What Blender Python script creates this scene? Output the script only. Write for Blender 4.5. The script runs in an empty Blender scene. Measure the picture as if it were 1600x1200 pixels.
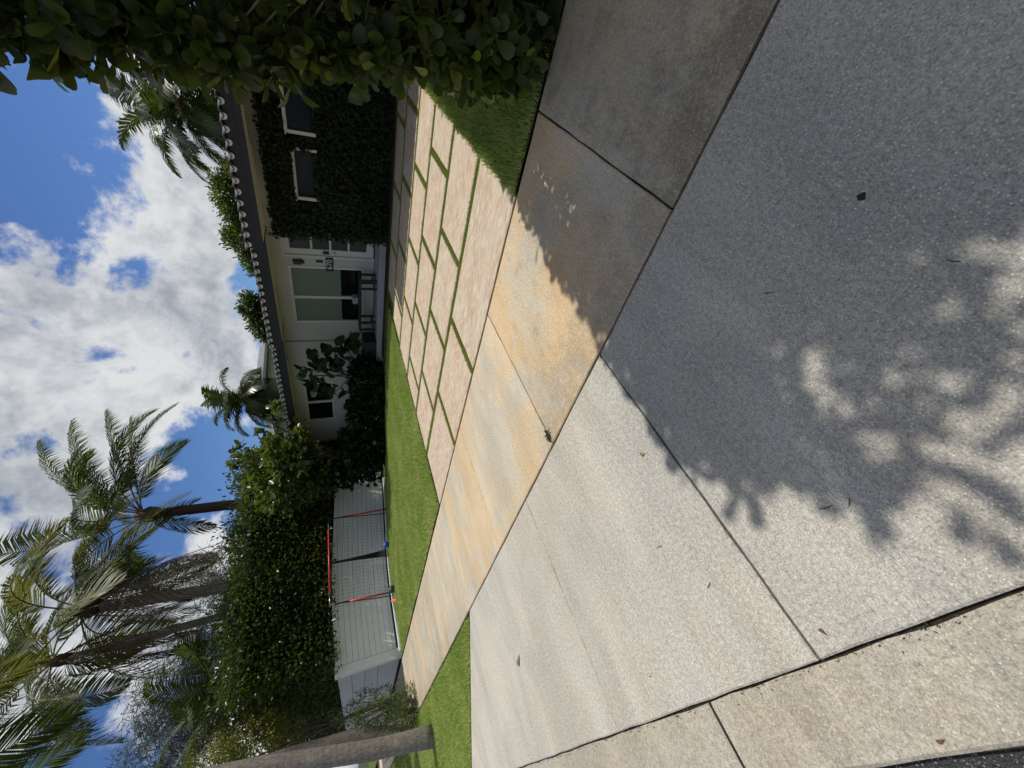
import bpy, bmesh, math, random
import numpy as np
from mathutils import Vector, Matrix
R = math.radians
rng = np.random.default_rng(11)
random.seed(5)
scene = bpy.context.scene
C = scene.collection

# ------------------------------------------------------------------ camera, sky, sun, exposure
# X points from the street to the house, Y along the street, Z up; the photographer stands at (0,0)
cam_d = bpy.data.cameras.new('camera')
cam = bpy.data.objects.new('camera', cam_d); C.objects.link(cam)
cam_d.sensor_fit = 'HORIZONTAL'; cam_d.sensor_width = 36.0
cam_d.lens = 36.0 * 637.0 / 1600.0
cam_d.clip_start = 0.05; cam_d.clip_end = 3000
_r = Vector((-0.334171, -0.244064, -0.910364)); _u = Vector((0.69944, -0.711641, -0.065959)); _f = Vector((0.631754, 0.658787, -0.408518))
m = Matrix((( _r.x, _u.x, -_f.x, 0), (_r.y, _u.y, -_f.y, 0), (_r.z, _u.z, -_f.z, 1.5), (0, 0, 0, 1)))
cam.matrix_world = m
scene.camera = cam

SUN = Vector((0.47, -0.17, 1.0)).normalized()
world = bpy.data.worlds.new('World'); scene.world = world; world.use_nodes = True
nt = world.node_tree; nt.nodes.clear()
class NB:
    def __init__(s, tree): s.t = tree
    def n(s, typ, ins=None, **props):
        nd = s.t.nodes.new(typ)
        for k, v in props.items(): setattr(nd, k, v)
        for k, v in (ins or {}).items():
            sock = nd.inputs[k]
            if isinstance(v, bpy.types.NodeSocket): s.t.links.new(v, sock)
            elif v is not None: sock.default_value = v
        return nd
    def math(s, op, a, b=0.0, c=None, clamp=False):
        nd = s.n('ShaderNodeMath', {0: a, 1: b}, operation=op, use_clamp=clamp)
        if c is not None:
            if isinstance(c, bpy.types.NodeSocket): s.t.links.new(c, nd.inputs[2])
            else: nd.inputs[2].default_value = c
        return nd.outputs[0]
    def mix(s, f, a, b, blend='MIX'):
        nd = s.n('ShaderNodeMix', data_type='RGBA', blend_type=blend)
        for i, v in ((0, f), (6, a), (7, b)):
            if isinstance(v, bpy.types.NodeSocket): s.t.links.new(v, nd.inputs[i])
            elif i == 0: nd.inputs[i].default_value = v
            else: nd.inputs[i].default_value = (*v, 1) if len(v) == 3 else v
        return nd.outputs[2]
    def rng(s, v, a, b, c=0.0, d=1.0, smooth=True):
        nd = s.n('ShaderNodeMapRange', {0: v, 1: a, 2: b, 3: c, 4: d}, interpolation_type='SMOOTHSTEP' if smooth else 'LINEAR')
        return nd.outputs[0]
    def noise(s, vec, scale, detail=4.0, rough=0.55, dist=0.0):
        return s.n('ShaderNodeTexNoise', {'Vector': vec, 'Scale': scale, 'Detail': detail, 'Roughness': rough, 'Distortion': dist})
w = NB(nt)
tc = w.n('ShaderNodeTexCoord')
dirv = w.n('ShaderNodeVectorMath', {0: tc.outputs['Generated']}, operation='NORMALIZE').outputs[0]
sky = w.n('ShaderNodeTexSky', sky_type='NISHITA')
sky.sun_disc = False; sky.sun_elevation = math.asin(SUN.z); sky.sun_rotation = math.atan2(SUN.x, SUN.y)
sky.altitude = 0; sky.air_density = 1.0; sky.dust_density = 0.25; sky.ozone_density = 3.0
n1 = w.noise(dirv, 5.6, 12, 0.60, 0.2).outputs['Fac']
n2 = w.noise(dirv, 5.5, 9, 0.6).outputs['Fac']
dens = w.math('ADD', n1, 0.005)
# openings of blue between the clouds (directions in the sky)
for (hx, hy, hz), r0, r1, amt in (((.878, .322, .354), 3, 13, .12), ((.54, .804, .25), 2, 9, .16), ((.735, .612, .30), 1, 5, .10), ((.70, .66, .27), 1, 5, .08), ((.67, .64, .38), 4, 16, -.06), ((.90, .36, .22), 2, 10, -.12), ((.42, .84, .36), 3, 14, -.08), ((.76, .60, .23), 2, 9, -.08), ((.27, .89, .33), 3, 10, -.08), ((.80, .46, .40), 2, 7, -.04),
                                  ((.16, .90, .41), 2, 9, .16), ((.30, .895, .36), 1, 5, .14), ((.63, .74, .22), 1, 5, .14), ((-.6, .3, .7), 5, 28, .05)):
    v = Vector((hx, hy, hz)).normalized()
    dot = w.n('ShaderNodeVectorMath', {0: dirv, 1: tuple(v)}, operation='DOT_PRODUCT').outputs['Value']
    dens = w.math('SUBTRACT', dens, w.rng(dot, math.cos(R(r1)), math.cos(R(r0)), 0.0, amt))
mask = w.rng(dens, 0.445, 0.545)
br = w.math('MULTIPLY_ADD', n2, 1.0, w.math('MULTIPLY', n1, 0.35))
br = w.rng(w.math('SUBTRACT', br, w.math('MULTIPLY', w.rng(dens, 0.47, 0.72), 0.26)), 0.40, 0.72)
ccol = w.mix(br, (6.8, 7.6, 8.7), (15.2, 15.5, 15.8))
skyc = w.mix(1.0, sky.outputs[0], (1.02, 1.32, 1.85), 'MULTIPLY')
col = w.mix(mask, skyc, ccol)
bg = w.n('ShaderNodeBackground', {'Color': col, 'Strength': 0.06})
w.n('ShaderNodeOutputWorld', {'Surface': bg.outputs[0]})

sun_d = bpy.data.lights.new('sun', 'SUN'); sun_d.energy = 5.0; sun_d.angle = R(0.53); sun_d.color = (1.0, 0.955, 0.88)
sun = bpy.data.objects.new('sun', sun_d); C.objects.link(sun)
sun.rotation_euler = (-SUN).to_track_quat('-Z', 'Y').to_euler()
vs = scene.view_settings
vs.view_transform = 'Standard'; vs.look = 'None'; vs.exposure = -0.32; vs.gamma = 1.0; vs.use_curve_mapping = False

# ------------------------------------------------------------------ materials
def mat(name):
    mt = bpy.data.materials.new(name); mt.use_nodes = True
    t = mt.node_tree; t.nodes.clear()
    return mt, NB(t)
def finish(b, color, rough=0.8, bump=None, bstr=0.3, bdist=0.01, spec=0.4, metal=0.0, transl=0.0, tcol=None, emis=None):
    p = b.n('ShaderNodeBsdfPrincipled', {'Roughness': rough, 'Specular IOR Level': spec, 'Metallic': metal})
    if isinstance(color, bpy.types.NodeSocket): b.t.links.new(color, p.inputs['Base Color'])
    else: p.inputs['Base Color'].default_value = (*color, 1)
    if bump is not None:
        bn = b.n('ShaderNodeBump', {'Height': bump, 'Strength': bstr, 'Distance': bdist})
        b.t.links.new(bn.outputs[0], p.inputs['Normal'])
    out = p.outputs[0]
    if transl > 0:
        tr = b.n('ShaderNodeBsdfTranslucent')
        c2 = tcol if tcol is not None else color
        if isinstance(c2, bpy.types.NodeSocket): b.t.links.new(c2, tr.inputs[0])
        else: tr.inputs[0].default_value = (*c2, 1)
        mx = b.n('ShaderNodeMixShader', {0: transl, 1: out, 2: tr.outputs[0]}); out = mx.outputs[0]
    b.n('ShaderNodeOutputMaterial', {'Surface': out})
def pos(b): return b.n('ShaderNodeNewGeometry').outputs['Position']
def stretch(b, vec, sc):
    return b.n('ShaderNodeMapping', {'Vector': vec, 'Scale': sc}).outputs[0]
def plain(name, color, rough=0.6, var=0.12, scale=6, spec=0.4, metal=0.0, bstr=0.1):
    mt, b = mat(name); P = pos(b)
    n = b.noise(P, scale, 6, 0.6).outputs['Fac']
    n3 = b.noise(P, scale * 14, 3).outputs['Fac']
    f = b.math('ADD', b.math('MULTIPLY', n, 0.7), b.math('MULTIPLY', n3, 0.3))
    c = b.mix(b.rng(f, 0.3, 0.7), tuple(x * (1 - var) for x in color), tuple(min(1, x * (1 + var)) for x in color))
    finish(b, c, rough, n3, bstr, 0.004, spec, metal)
    return mt
def concrete(name, base, stain, grime=(0.09, 0.08, 0.07), speck=1.0, cell=95.0):
    # object colour: R = how much ochre staining, G = how much dark grime, B = brightness
    mt, b = mat(name); P = pos(b)
    oi = b.n('ShaderNodeObjectInfo'); sep = b.n('ShaderNodeSeparateColor', {0: oi.outputs['Color']})
    big = b.noise(P, 1.1, 5, 0.6, 0.4).outputs['Fac']
    mid = b.noise(P, 6.0, 6, 0.65).outputs['Fac']
    fine = b.noise(P, 260.0, 3, 0.7).outputs['Fac']
    vo2 = b.n('ShaderNodeTexVoronoi', {'Vector': P, 'Scale': cell * 0.8, 'Randomness': 1.0})
    vc2 = b.n('ShaderNodeSeparateColor', {0: vo2.outputs['Color']}).outputs[1]
    blot = b.math('MULTIPLY', b.rng(vo2.outputs['Distance'], 0.15, 0.32, 1, 0), b.rng(vc2, 0.62, 0.72))
    c = b.mix(b.rng(big, 0.3, 0.7), tuple(x * 0.9 for x in base), tuple(x * 1.08 for x in base))
    c = b.mix(b.math('MULTIPLY', b.rng(mid, 0.35, 0.75), 0.28), c, (base[0] * 0.86, base[1] * 0.84, base[2] * 0.78))
    st = b.math('MULTIPLY', b.rng(b.math('ADD', b.math('MULTIPLY', big, 0.75), b.math('MULTIPLY', mid, 0.25)), 0.40, 0.60), sep.outputs[0], clamp=True)
    c = b.mix(st, c, stain)
    band = b.noise(stretch(b, P, (0.35, 1.5, 1)), 1.7, 4, 0.55).outputs['Fac']
    c = b.mix(b.math('MULTIPLY', b.rng(band, 0.42, 0.62), 0.5), c, b.mix(0.5, c, stain))
    edge = b.math('MULTIPLY', b.rng(b.n('ShaderNodeSeparateXYZ', {0: P}).outputs[0], 2.15, 1.55), 0.16)
    wear = b.noise(stretch(b, P, (0.5, 1.6, 1)), 0.9, 6, 0.7, 0.3).outputs['Fac']
    wk = b.rng(wear, 0.36, 0.64, 0.86, 1.07)
    c = b.mix(1.0, c, b.n('ShaderNodeCombineColor', {0: wk, 1: wk, 2: wk}).outputs[0], 'MULTIPLY')
    gr = b.math('MULTIPLY', b.rng(b.noise(stretch(b, P, (1.0, 1.0, 1.0)), 4.2, 9, 0.78, 0.15).outputs['Fac'], b.math('SUBTRACT', 0.46, edge), b.math('SUBTRACT', 0.74, edge)), sep.outputs[1], clamp=True)
    c = b.mix(gr, c, grime)
    gA = b.noise(P, cell * 1.25, 5, 0.78).outputs['Fac']
    gB = b.noise(P, cell * 0.45, 3, 0.6).outputs['Fac']
    agg = b.math('ADD', b.math('MULTIPLY', gA, 0.72), b.math('MULTIPLY', gB, 0.28))
    k = b.rng(agg, 0.36, 0.64, 1 - 0.5 * speck, 1 + 0.46 * speck, smooth=False)
    c = b.mix(1.0, c, b.n('ShaderNodeCombineColor', {0: k, 1: k, 2: k}).outputs[0], 'MULTIPLY')
    c = b.mix(b.math('MULTIPLY', blot, 0.8 * speck), c, (min(1, base[0] * 1.6), min(1, base[1] * 1.56), min(1, base[2] * 1.48)))
    pit = b.math('MULTIPLY', b.rng(vc2, 0.04, 0.12, 1, 0), b.rng(vo2.outputs['Distance'], 0.10, 0.2, 1, 0))
    c = b.mix(b.math('MULTIPLY', pit, 0.7 * speck), c, (base[0] * 0.25, base[1] * 0.23, base[2] * 0.2))
    c = b.mix(1.0, c, b.n('ShaderNodeCombineColor', {0: sep.outputs[2], 1: sep.outputs[2], 2: sep.outputs[2]}).outputs[0], 'MULTIPLY')
    h = b.math('ADD', gA, b.math('MULTIPLY', fine, 0.4))
    finish(b, c, 0.88, h, 0.5 * speck, 0.004, 0.25)
    return mt
def leafmat(name, dark, light, rough=0.4, transl=0.3, tcol=None, spec=0.5, yellow=None):
    mt, b = mat(name)
    g = b.n('ShaderNodeNewGeometry')
    ri = g.outputs['Random Per Island']
    n = b.noise(g.outputs['Position'], 1.6, 3).outputs['Fac']
    f = b.math('ADD', b.math('MULTIPLY', ri, 0.65), b.math('MULTIPLY', b.rng(n, 0.3, 0.7), 0.35))
    c = b.mix(f, dark, light)
    if yellow is not None:
        c = b.mix(b.rng(ri, 0.84, 0.97), c, yellow)
    finish(b, c, rough, None, spec=spec, transl=transl, tcol=tcol)
    return mt
M = {}
M['apron'] = concrete('apron_concrete', (0.41, 0.395, 0.35), (0.41, 0.36, 0.28), speck=1.15, cell=115)
M['walk'] = concrete('sidewalk_concrete', (0.47, 0.43, 0.345), (0.53, 0.385, 0.22), grime=(0.13, 0.115, 0.09), speck=1.0, cell=125)
M['gutter'] = concrete('gutter_concrete', (0.40, 0.375, 0.315), (0.37, 0.325, 0.245), speck=1.0, cell=115)
M['soil'] = plain('dark_soil', (0.035, 0.028, 0.02), 0.95, 0.5, 40, 0.1, bstr=0.8)
M['earth'] = plain('ground_earth', (0.06, 0.055, 0.035), 0.95, 0.4, 4, 0.1, bstr=0.5)
def asphalt():
    mt, b = mat('asphalt'); P = pos(b)
    vo = b.n('ShaderNodeTexVoronoi', {'Vector': P, 'Scale': 130.0})
    v = b.n('ShaderNodeSeparateColor', {0: vo.outputs['Color']}).outputs[0]
    c = b.mix(b.math('MULTIPLY', b.rng(v, 0.45, 0.95), b.rng(vo.outputs['Distance'], 0.25, 0.45, 1, 0)), (0.045, 0.045, 0.046), (0.34, 0.32, 0.29))
    finish(b, c, 0.9, vo.outputs['Distance'], 1.0, 0.01, 0.2)
    return mt
M['asphalt'] = asphalt()
def paverm():
    mt, b = mat('paver_stone'); P = pos(b)
    oi = b.n('ShaderNodeObjectInfo'); rnd = oi.outputs['Random']
    a = b.noise(stretch(b, P, (1.0, 0.33, 1)), 5.5, 8, 0.62, 0.8).outputs['Fac']
    s = b.noise(stretch(b, P, (1, 0.28, 1)), 26, 6, 0.7, 0.5).outputs['Fac']
    f = b.noise(P, 240, 2).outputs['Fac']
    blo = b.noise(P, 2.2, 5, 0.6, 0.5).outputs['Fac']
    base = b.mix(rnd, (0.45, 0.315, 0.225), (0.47, 0.41, 0.325))
    base = b.mix(b.rng(blo, 0.38, 0.62), base, b.mix(rnd, (0.47, 0.405, 0.31), (0.42, 0.325, 0.24)))
    base = b.mix(b.math('MULTIPLY', b.rng(a, 0.46, 0.62), 0.75), base, (0.40, 0.285, 0.19))
    base = b.mix(b.math('MULTIPLY', b.rng(s, 0.50, 0.62), 0.8), base, (0.58, 0.49, 0.37))
    base = b.mix(b.math('MULTIPLY', b.rng(s, 0.45, 0.32), 0.5), base, (0.27, 0.19, 0.14))
    k = b.rng(f, 0.3, 0.7, 0.9, 1.1, smooth=False)
    base = b.mix(1.0, base, b.n('ShaderNodeCombineColor', {0: k, 1: k, 2: k}).outputs[0], 'MULTIPLY')
    finish(b, base, 0.8, b.math('ADD', s, b.math('MULTIPLY', f, 0.3)), 0.35, 0.006, 0.3)
    return mt
M['paver'] = paverm()
M['wall_white'] = plain('white_painted_wall', (0.80, 0.81, 0.79), 0.7, 0.05, 3, 0.3)
M['house_white'] = plain('house_render', (0.50, 0.495, 0.45), 0.75, 0.04, 2.5, 0.3)
M['soffit'] = plain('soffit_paint', (0.74, 0.71, 0.61), 0.7, 0.05, 3, 0.3)
M['fascia'] = plain('charcoal_fascia', (0.02, 0.019, 0.02), 0.55, 0.15, 5)
M['tile'] = plain('roof_tile_grey', (0.13, 0.13, 0.135), 0.8, 0.2, 9)
M['mortar'] = plain('white_mortar', (0.82, 0.82, 0.80), 0.8, 0.08, 12)
M['trim'] = plain('white_trim', (0.60, 0.595, 0.55), 0.5, 0.04, 5)
M['porch'] = plain('porch_concrete', (0.30, 0.31, 0.31), 0.7, 0.12, 4)
M['black'] = plain('black_metal', (0.015, 0.015, 0.016), 0.45, 0.2, 10)
M['black_wood'] = plain('black_wood', (0.02, 0.018, 0.017), 0.55, 0.3, 12)
M['planter'] = plain('dark_planter', (0.022, 0.023, 0.024), 0.6, 0.2, 9)
M['gate'] = plain('grey_panel', (0.52, 0.52, 0.51), 0.6, 0.06, 3)
M['kerb'] = plain('white_kerb_paint', (0.82, 0.82, 0.80), 0.7, 0.08, 10)
M['red'] = plain('red_pole', (0.60, 0.045, 0.035), 0.4, 0.12, 8)
M['steel'] = plain('steel_pole', (0.42, 0.42, 0.43), 0.3, 0.1, 8, metal=0.9)
M['net'] = plain('black_net', (0.02, 0.02, 0.022), 0.8, 0.2, 8)
M['blue'] = plain('blue_ball', (0.02, 0.09, 0.30), 0.45, 0.35, 22)
M['green_dark'] = plain('dark_green_plastic', (0.02, 0.07, 0.03), 0.5, 0.3, 22)
M['orange'] = plain('orange_plastic', (0.62, 0.13, 0.03), 0.5, 0.2, 22)
M['bark'] = None
def bark(name, c1, c2, rings=9.0):
    mt, b = mat(name); P = pos(b)
    sp = b.n('ShaderNodeSeparateXYZ', {0: P})
    n = b.noise(P, 9, 6, 0.7).outputs['Fac']
    z = b.math('MULTIPLY_ADD', sp.outputs[2], rings, b.math('MULTIPLY', n, 1.2))
    fr = b.math('FRACT', z)
    g = b.noise(stretch(b, P, (1, 1, 0.25)), 38, 5, 0.7).outputs['Fac']
    lich = b.noise(P, 3.2, 6, 0.7).outputs['Fac']
    c = b.mix(b.rng(g, 0.3, 0.7), c1, c2)
    c = b.mix(b.math('MULTIPLY', b.rng(lich, 0.5, 0.7), 0.5), c, tuple(min(1, x * 1.45) for x in c2))
    c = b.mix(b.math('MULTIPLY', b.rng(fr, 0.10, 0.0), 0.6), c, tuple(x * 0.35 for x in c1))
    finish(b, c, 0.9, b.math('ADD', g, b.math('MULTIPLY', fr, 0.5)), 0.7, 0.02, 0.2)
    return mt
M['bark'] = bark('palm_bark_grey', (0.19, 0.165, 0.135), (0.37, 0.33, 0.285))
M['bark_dark'] = bark('palm_bark_dark', (0.055, 0.035, 0.026), (0.10, 0.07, 0.055), 7)
M['wood'] = bark('branch_wood', (0.07, 0.05, 0.035), (0.14, 0.11, 0.08), 2)
M['dead'] = leafmat('dead_frond', (0.12, 0.09, 0.06), (0.24, 0.19, 0.14), 0.8, 0.15, spec=0.2)
M['palm'] = leafmat('palm_leaf', (0.034, 0.052, 0.014), (0.085, 0.11, 0.03), 0.4, 0.32, (0.12, 0.16, 0.025), 0.4)
M['palm2'] = leafmat('palm_leaf_olive', (0.06, 0.072, 0.016), (0.14, 0.15, 0.035), 0.4, 0.36, (0.2, 0.21, 0.035), 0.4)
M['petiole'] = plain('frond_stalk', (0.19, 0.15, 0.055), 0.5, 0.2, 10)
M['clusia'] = leafmat('clusia_leaf', (0.014, 0.026, 0.006), (0.075, 0.095, 0.018), 0.42, 0.28, (0.14, 0.19, 0.02), 0.38, yellow=(0.23, 0.27, 0.035))
M['clusia_stem'] = plain('clusia_stem', (0.13, 0.13, 0.05), 0.6, 0.25, 20)
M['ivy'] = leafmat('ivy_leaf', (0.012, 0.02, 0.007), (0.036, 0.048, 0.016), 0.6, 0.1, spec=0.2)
M['hedge'] = leafmat('boundary_hedge_leaf', (0.02, 0.037, 0.008), (0.082, 0.108, 0.024), 0.34, 0.26, (0.13, 0.18, 0.02), 0.45)
M['tree'] = leafmat('broad_tree_leaf', (0.024, 0.045, 0.010), (0.09, 0.125, 0.025), 0.34, 0.30, (0.15, 0.21, 0.02), 0.45)
M['tree_dk'] = leafmat('dark_tree_leaf', (0.022, 0.042, 0.012), (0.07, 0.10, 0.03), 0.35, 0.25, (0.11, 0.16, 0.02), 0.5)
M['casu'] = leafmat('needle_foliage', (0.085, 0.10, 0.085), (0.20, 0.22, 0.19), 0.7, 0.35, spec=0.2)
M['yellow'] = leafmat('yellow_green_leaf', (0.12, 0.135, 0.02), (0.27, 0.27, 0.05), 0.45, 0.35, spec=0.4)
M['fig'] = leafmat('fig_leaf', (0.008, 0.018, 0.007), (0.022, 0.042, 0.014), 0.6, 0.12, spec=0.12)
M['core'] = plain('dark_core', (0.010, 0.014, 0.006), 0.95, 0.4, 6, 0.05)
def grassm(name, dark, light, dry):
    mt, b = mat(name); g = b.n('ShaderNodeNewGeometry'); P = g.outputs['Position']; ri = g.outputs['Random Per Island']
    n1_ = b.noise(P, 1.1, 4).outputs['Fac']; n2_ = b.noise(P, 22, 4, 0.65).outputs['Fac']
    f = b.math('ADD', b.math('MULTIPLY', ri, 0.45), b.math('MULTIPLY', b.rng(n2_, 0.32, 0.68), 0.55))
    c = b.mix(f, dark, light)
    c = b.mix(b.math('MULTIPLY', b.rng(b.math('ADD', n1_, b.math('MULTIPLY', ri, 0.2)), 0.5, 0.75), 0.6), c, dry)
    finish(b, c, 0.6, None, spec=0.25, transl=0.35)
    return mt
M['grass'] = grassm('lawn_grass', (0.16, 0.25, 0.03), (0.52, 0.66, 0.16), (0.60, 0.62, 0.24))
M['turf'] = grassm('joint_turf', (0.15, 0.24, 0.035), (0.40, 0.50, 0.11), (0.38, 0.37, 0.12))
M['turf_base'] = plain('turf_base', (0.085, 0.10, 0.025), 0.9, 0.5, 20, 0.1, bstr=0.8)
def glassm(name, tint, rough=0.05):
    mt, b = mat(name); finish(b, tint, rough, None, spec=0.12); return mt
M['glass_dark'] = glassm('dark_window_glass', (0.008, 0.009, 0.011), 0.06)
M['glass_frost'] = glassm('frosted_glass', (0.17, 0.21, 0.165), 0.5)
M['glass_door'] = glassm('door_glass', (0.06, 0.075, 0.065), 0.12)
M['number'] = plain('white_number', (0.7, 0.7, 0.68), 0.5, 0.02)
M['leaf_brown'] = plain('dry_leaf', (0.30, 0.15, 0.04), 0.6, 0.3, 60)
M['leaf_red'] = plain('red_brown_leaf', (0.14, 0.06, 0.035), 0.7, 0.3, 60)
M['leaf_green'] = plain('fallen_green_leaf', (0.17, 0.22, 0.05), 0.5, 0.25, 60)
M['stain'] = plain('tar_black', (0.012, 0.012, 0.014), 0.6, 0.2, 40)
M['twig'] = plain('twig_brown', (0.05, 0.04, 0.03), 0.8, 0.3, 60)
M['nbr_wall'] = plain('pale_green_wall', (0.40, 0.46, 0.36), 0.8, 0.05, 2)
M['nbr_roof'] = plain('far_grey_roof', (0.15, 0.15, 0.15), 0.7, 0.15, 3)

# ------------------------------------------------------------------ helpers
def link(o, parent=None):
    C.objects.link(o)
    if parent is not None: o.parent = parent
    return o
def tag(o, label=None, cat=None, group=None, kind=None):
    if label: o['label'] = label
    if cat: o['category'] = cat
    if group: o['group'] = group
    if kind: o['kind'] = kind
    return o
def empty(name, loc=(0, 0, 0)):
    o = bpy.data.objects.new(name, None); o.location = loc; o.empty_display_size = 0.2
    return link(o)
def nmesh(name, V, F, mt, smooth=False):
    """numpy mesh: F is an (n,k) array or a list of such arrays"""
    Fs = F if isinstance(F, list) else [F]
    Fs = [np.asarray(f, dtype=np.int32) for f in Fs if len(f)]
    me = bpy.data.meshes.new(name)
    V = np.asarray(V, dtype=np.float32)
    me.vertices.add(len(V)); me.vertices.foreach_set('co', V.ravel())
    nl = sum(f.size for f in Fs); npoly = sum(len(f) for f in Fs)
    me.loops.add(nl); me.polygons.add(npoly)
    me.loops.foreach_set('vertex_index', np.concatenate([f.ravel() for f in Fs]))
    tot = np.concatenate([np.full(len(f), f.shape[1], np.int32) for f in Fs])
    me.polygons.foreach_set('loop_start', np.concatenate([[0], np.cumsum(tot)[:-1]]).astype(np.int32))
    if smooth: me.polygons.foreach_set('use_smooth', np.ones(npoly, bool))
    me.update(calc_edges=True); me.validate()
    me.materials.append(mt)
    return me
class MB:
    def __init__(s): s.v = []; s.f = []
    def add(s, vs, fs):
        o = len(s.v); s.v += [tuple(p) for p in vs]; s.f += [tuple(i + o for i in f) for f in fs]; return s
    def box(s, x0, x1, y0, y1, z0, z1):
        return s.add([(x0, y0, z0), (x1, y0, z0), (x1, y1, z0), (x0, y1, z0), (x0, y0, z1), (x1, y0, z1), (x1, y1, z1), (x0, y1, z1)],
                     [(0, 3, 2, 1), (4, 5, 6, 7), (0, 1, 5, 4), (1, 2, 6, 5), (2, 3, 7, 6), (3, 0, 4, 7)])
    def bbox(s, x0, x1, y0, y1, z0, z1, b=0.01):
        """box whose top edge is bevelled"""
        return s.add([(x0, y0, z0), (x1, y0, z0), (x1, y1, z0), (x0, y1, z0), (x0, y0, z1 - b), (x1, y0, z1 - b), (x1, y1, z1 - b), (x0, y1, z1 - b),
                      (x0 + b, y0 + b, z1), (x1 - b, y0 + b, z1), (x1 - b, y1 - b, z1), (x0 + b, y1 - b, z1)],
                     [(0, 3, 2, 1), (8, 9, 10, 11), (0, 1, 5, 4), (1, 2, 6, 5), (2, 3, 7, 6), (3, 0, 4, 7), (4, 5, 9, 8), (5, 6, 10, 9), (6, 7, 11, 10), (7, 4, 8, 11)])
    def prism(s, poly, z0, z1, b=0.0):
        n = len(poly); cx = sum(p[0] for p in poly) / n; cy = sum(p[1] for p in poly) / n
        vs = [(p[0], p[1], z0) for p in poly] + [(p[0], p[1], z1 - b) for p in poly]
        fs = [tuple(range(n - 1, -1, -1))] + [(i, (i + 1) % n, n + (i + 1) % n, n + i) for i in range(n)]
        if b:
            top = []
            for p in poly:
                d = math.hypot(p[0] - cx, p[1] - cy) or 1
                top.append((p[0] - (p[0] - cx) / d * b * 1.4, p[1] - (p[1] - cy) / d * b * 1.4, z1))
            vs += top
            fs += [(n + i, n + (i + 1) % n, 2 * n + (i + 1) % n, 2 * n + i) for i in range(n)] + [tuple(range(2 * n, 3 * n))]
        else: fs += [tuple(range(n, 2 * n))]
        return s.add(vs, fs)
    def tube(s, pts, rad, n=8, cap=True):
        pts = [Vector(p) for p in pts]
        if not hasattr(rad, '__len__'): rad = [rad] * len(pts)
        vs = []; ref = None
        for i, p in enumerate(pts):
            t = (pts[min(i + 1, len(pts) - 1)] - pts[max(i - 1, 0)]).normalized()
            if ref is None: ref = Vector((0, 0, 1)) if abs(t.z) < 0.9 else Vector((1, 0, 0))
            a = t.cross(ref).normalized(); bb = t.cross(a).normalized()
            ref = -bb if False else ref
            for k in range(n):
                an = 2 * math.pi * k / n
                vs.append(p + (a * math.cos(an) + bb * math.sin(an)) * rad[i])
        fs = []
        for i in range(len(pts) - 1):
            for k in range(n):
                fs.append((i * n + k, i * n + (k + 1) % n, (i + 1) * n + (k + 1) % n, (i + 1) * n + k))
        if cap: fs += [tuple(range(n)), tuple(range((len(pts) - 1) * n, len(pts) * n))]
        return s.add(vs, fs)
    def build(s, name, mt, parent=None, smooth=False, loc=None):
        me = bpy.data.meshes.new(name); me.from_pydata(s.v, [], s.f); me.update()
        bm = bmesh.new(); bm.from_mesh(me); bmesh.ops.recalc_face_normals(bm, faces=bm.faces); bm.to_mesh(me); bm.free()
        if smooth:
            for p in me.polygons: p.use_smooth = True
        me.materials.append(mt)
        o = bpy.data.objects.new(name, me)
        if loc: o.location = loc
        return link(o, parent)
def ss(t): t = min(1, max(0, t)); return t * t * (3 - 2 * t)
def dip(X, Y): return -0.36 * ss((Y - 7) / 7.5) * ss((X - 5) / 6)      # the lawn falls gently towards the far corner
def norm(a): return a / np.maximum(np.linalg.norm(a, axis=-1, keepdims=True), 1e-9)
def leaves(P, D, size, aspect=0.5, up=None, jit=0.6, six=False, curl=0.12):
    """leaf blades: base P, direction D, folded along the midrib -> V, F"""
    n = len(P); P = np.asarray(P, float)
    D = norm(np.asarray(D, float) + rng.normal(0, jit, (n, 3)))
    U = rng.normal(0, 1, (n, 3)) * 0.7 + (np.array([0, 0, 1.0]) if up is None else up)
    S = norm(np.cross(D, U)); Nn = norm(np.cross(S, D))
    L = (size * rng.uniform(0.65, 1.3, n))[:, None]; W = L * aspect * 0.5
    if not six:
        V = np.stack([P, P + D * L * 0.5 + S * W + Nn * W * 0.35, P + D * L - Nn * L * curl, P + D * L * 0.5 - S * W + Nn * W * 0.35], 1).reshape(-1, 3)
        i = np.arange(n)[:, None] * 4
        return V, np.concatenate([i + [0, 1, 2], i + [0, 2, 3]])
    V = np.stack([P, P + D * L * 0.3 + S * W * 0.85 + Nn * W * .3, P + D * L * 0.7 + S * W * 0.95 + Nn * W * .25, P + D * L - Nn * L * curl,
                  P + D * L * 0.7 - S * W * 0.95 + Nn * W * .25, P + D * L * 0.3 - S * W * 0.85 + Nn * W * .3], 1).reshape(-1, 3)
    i = np.arange(n)[:, None] * 6
    return V, np.concatenate([i + [0, 1, 2, 3], i + [0, 3, 4, 5]])
def leafobj(name, P, D, size, mt, parent=None, **k):
    V, F = leaves(P, D, size, **k)
    o = bpy.data.objects.new(name, nmesh(name, V, F, mt))
    return link(o, parent)
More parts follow.
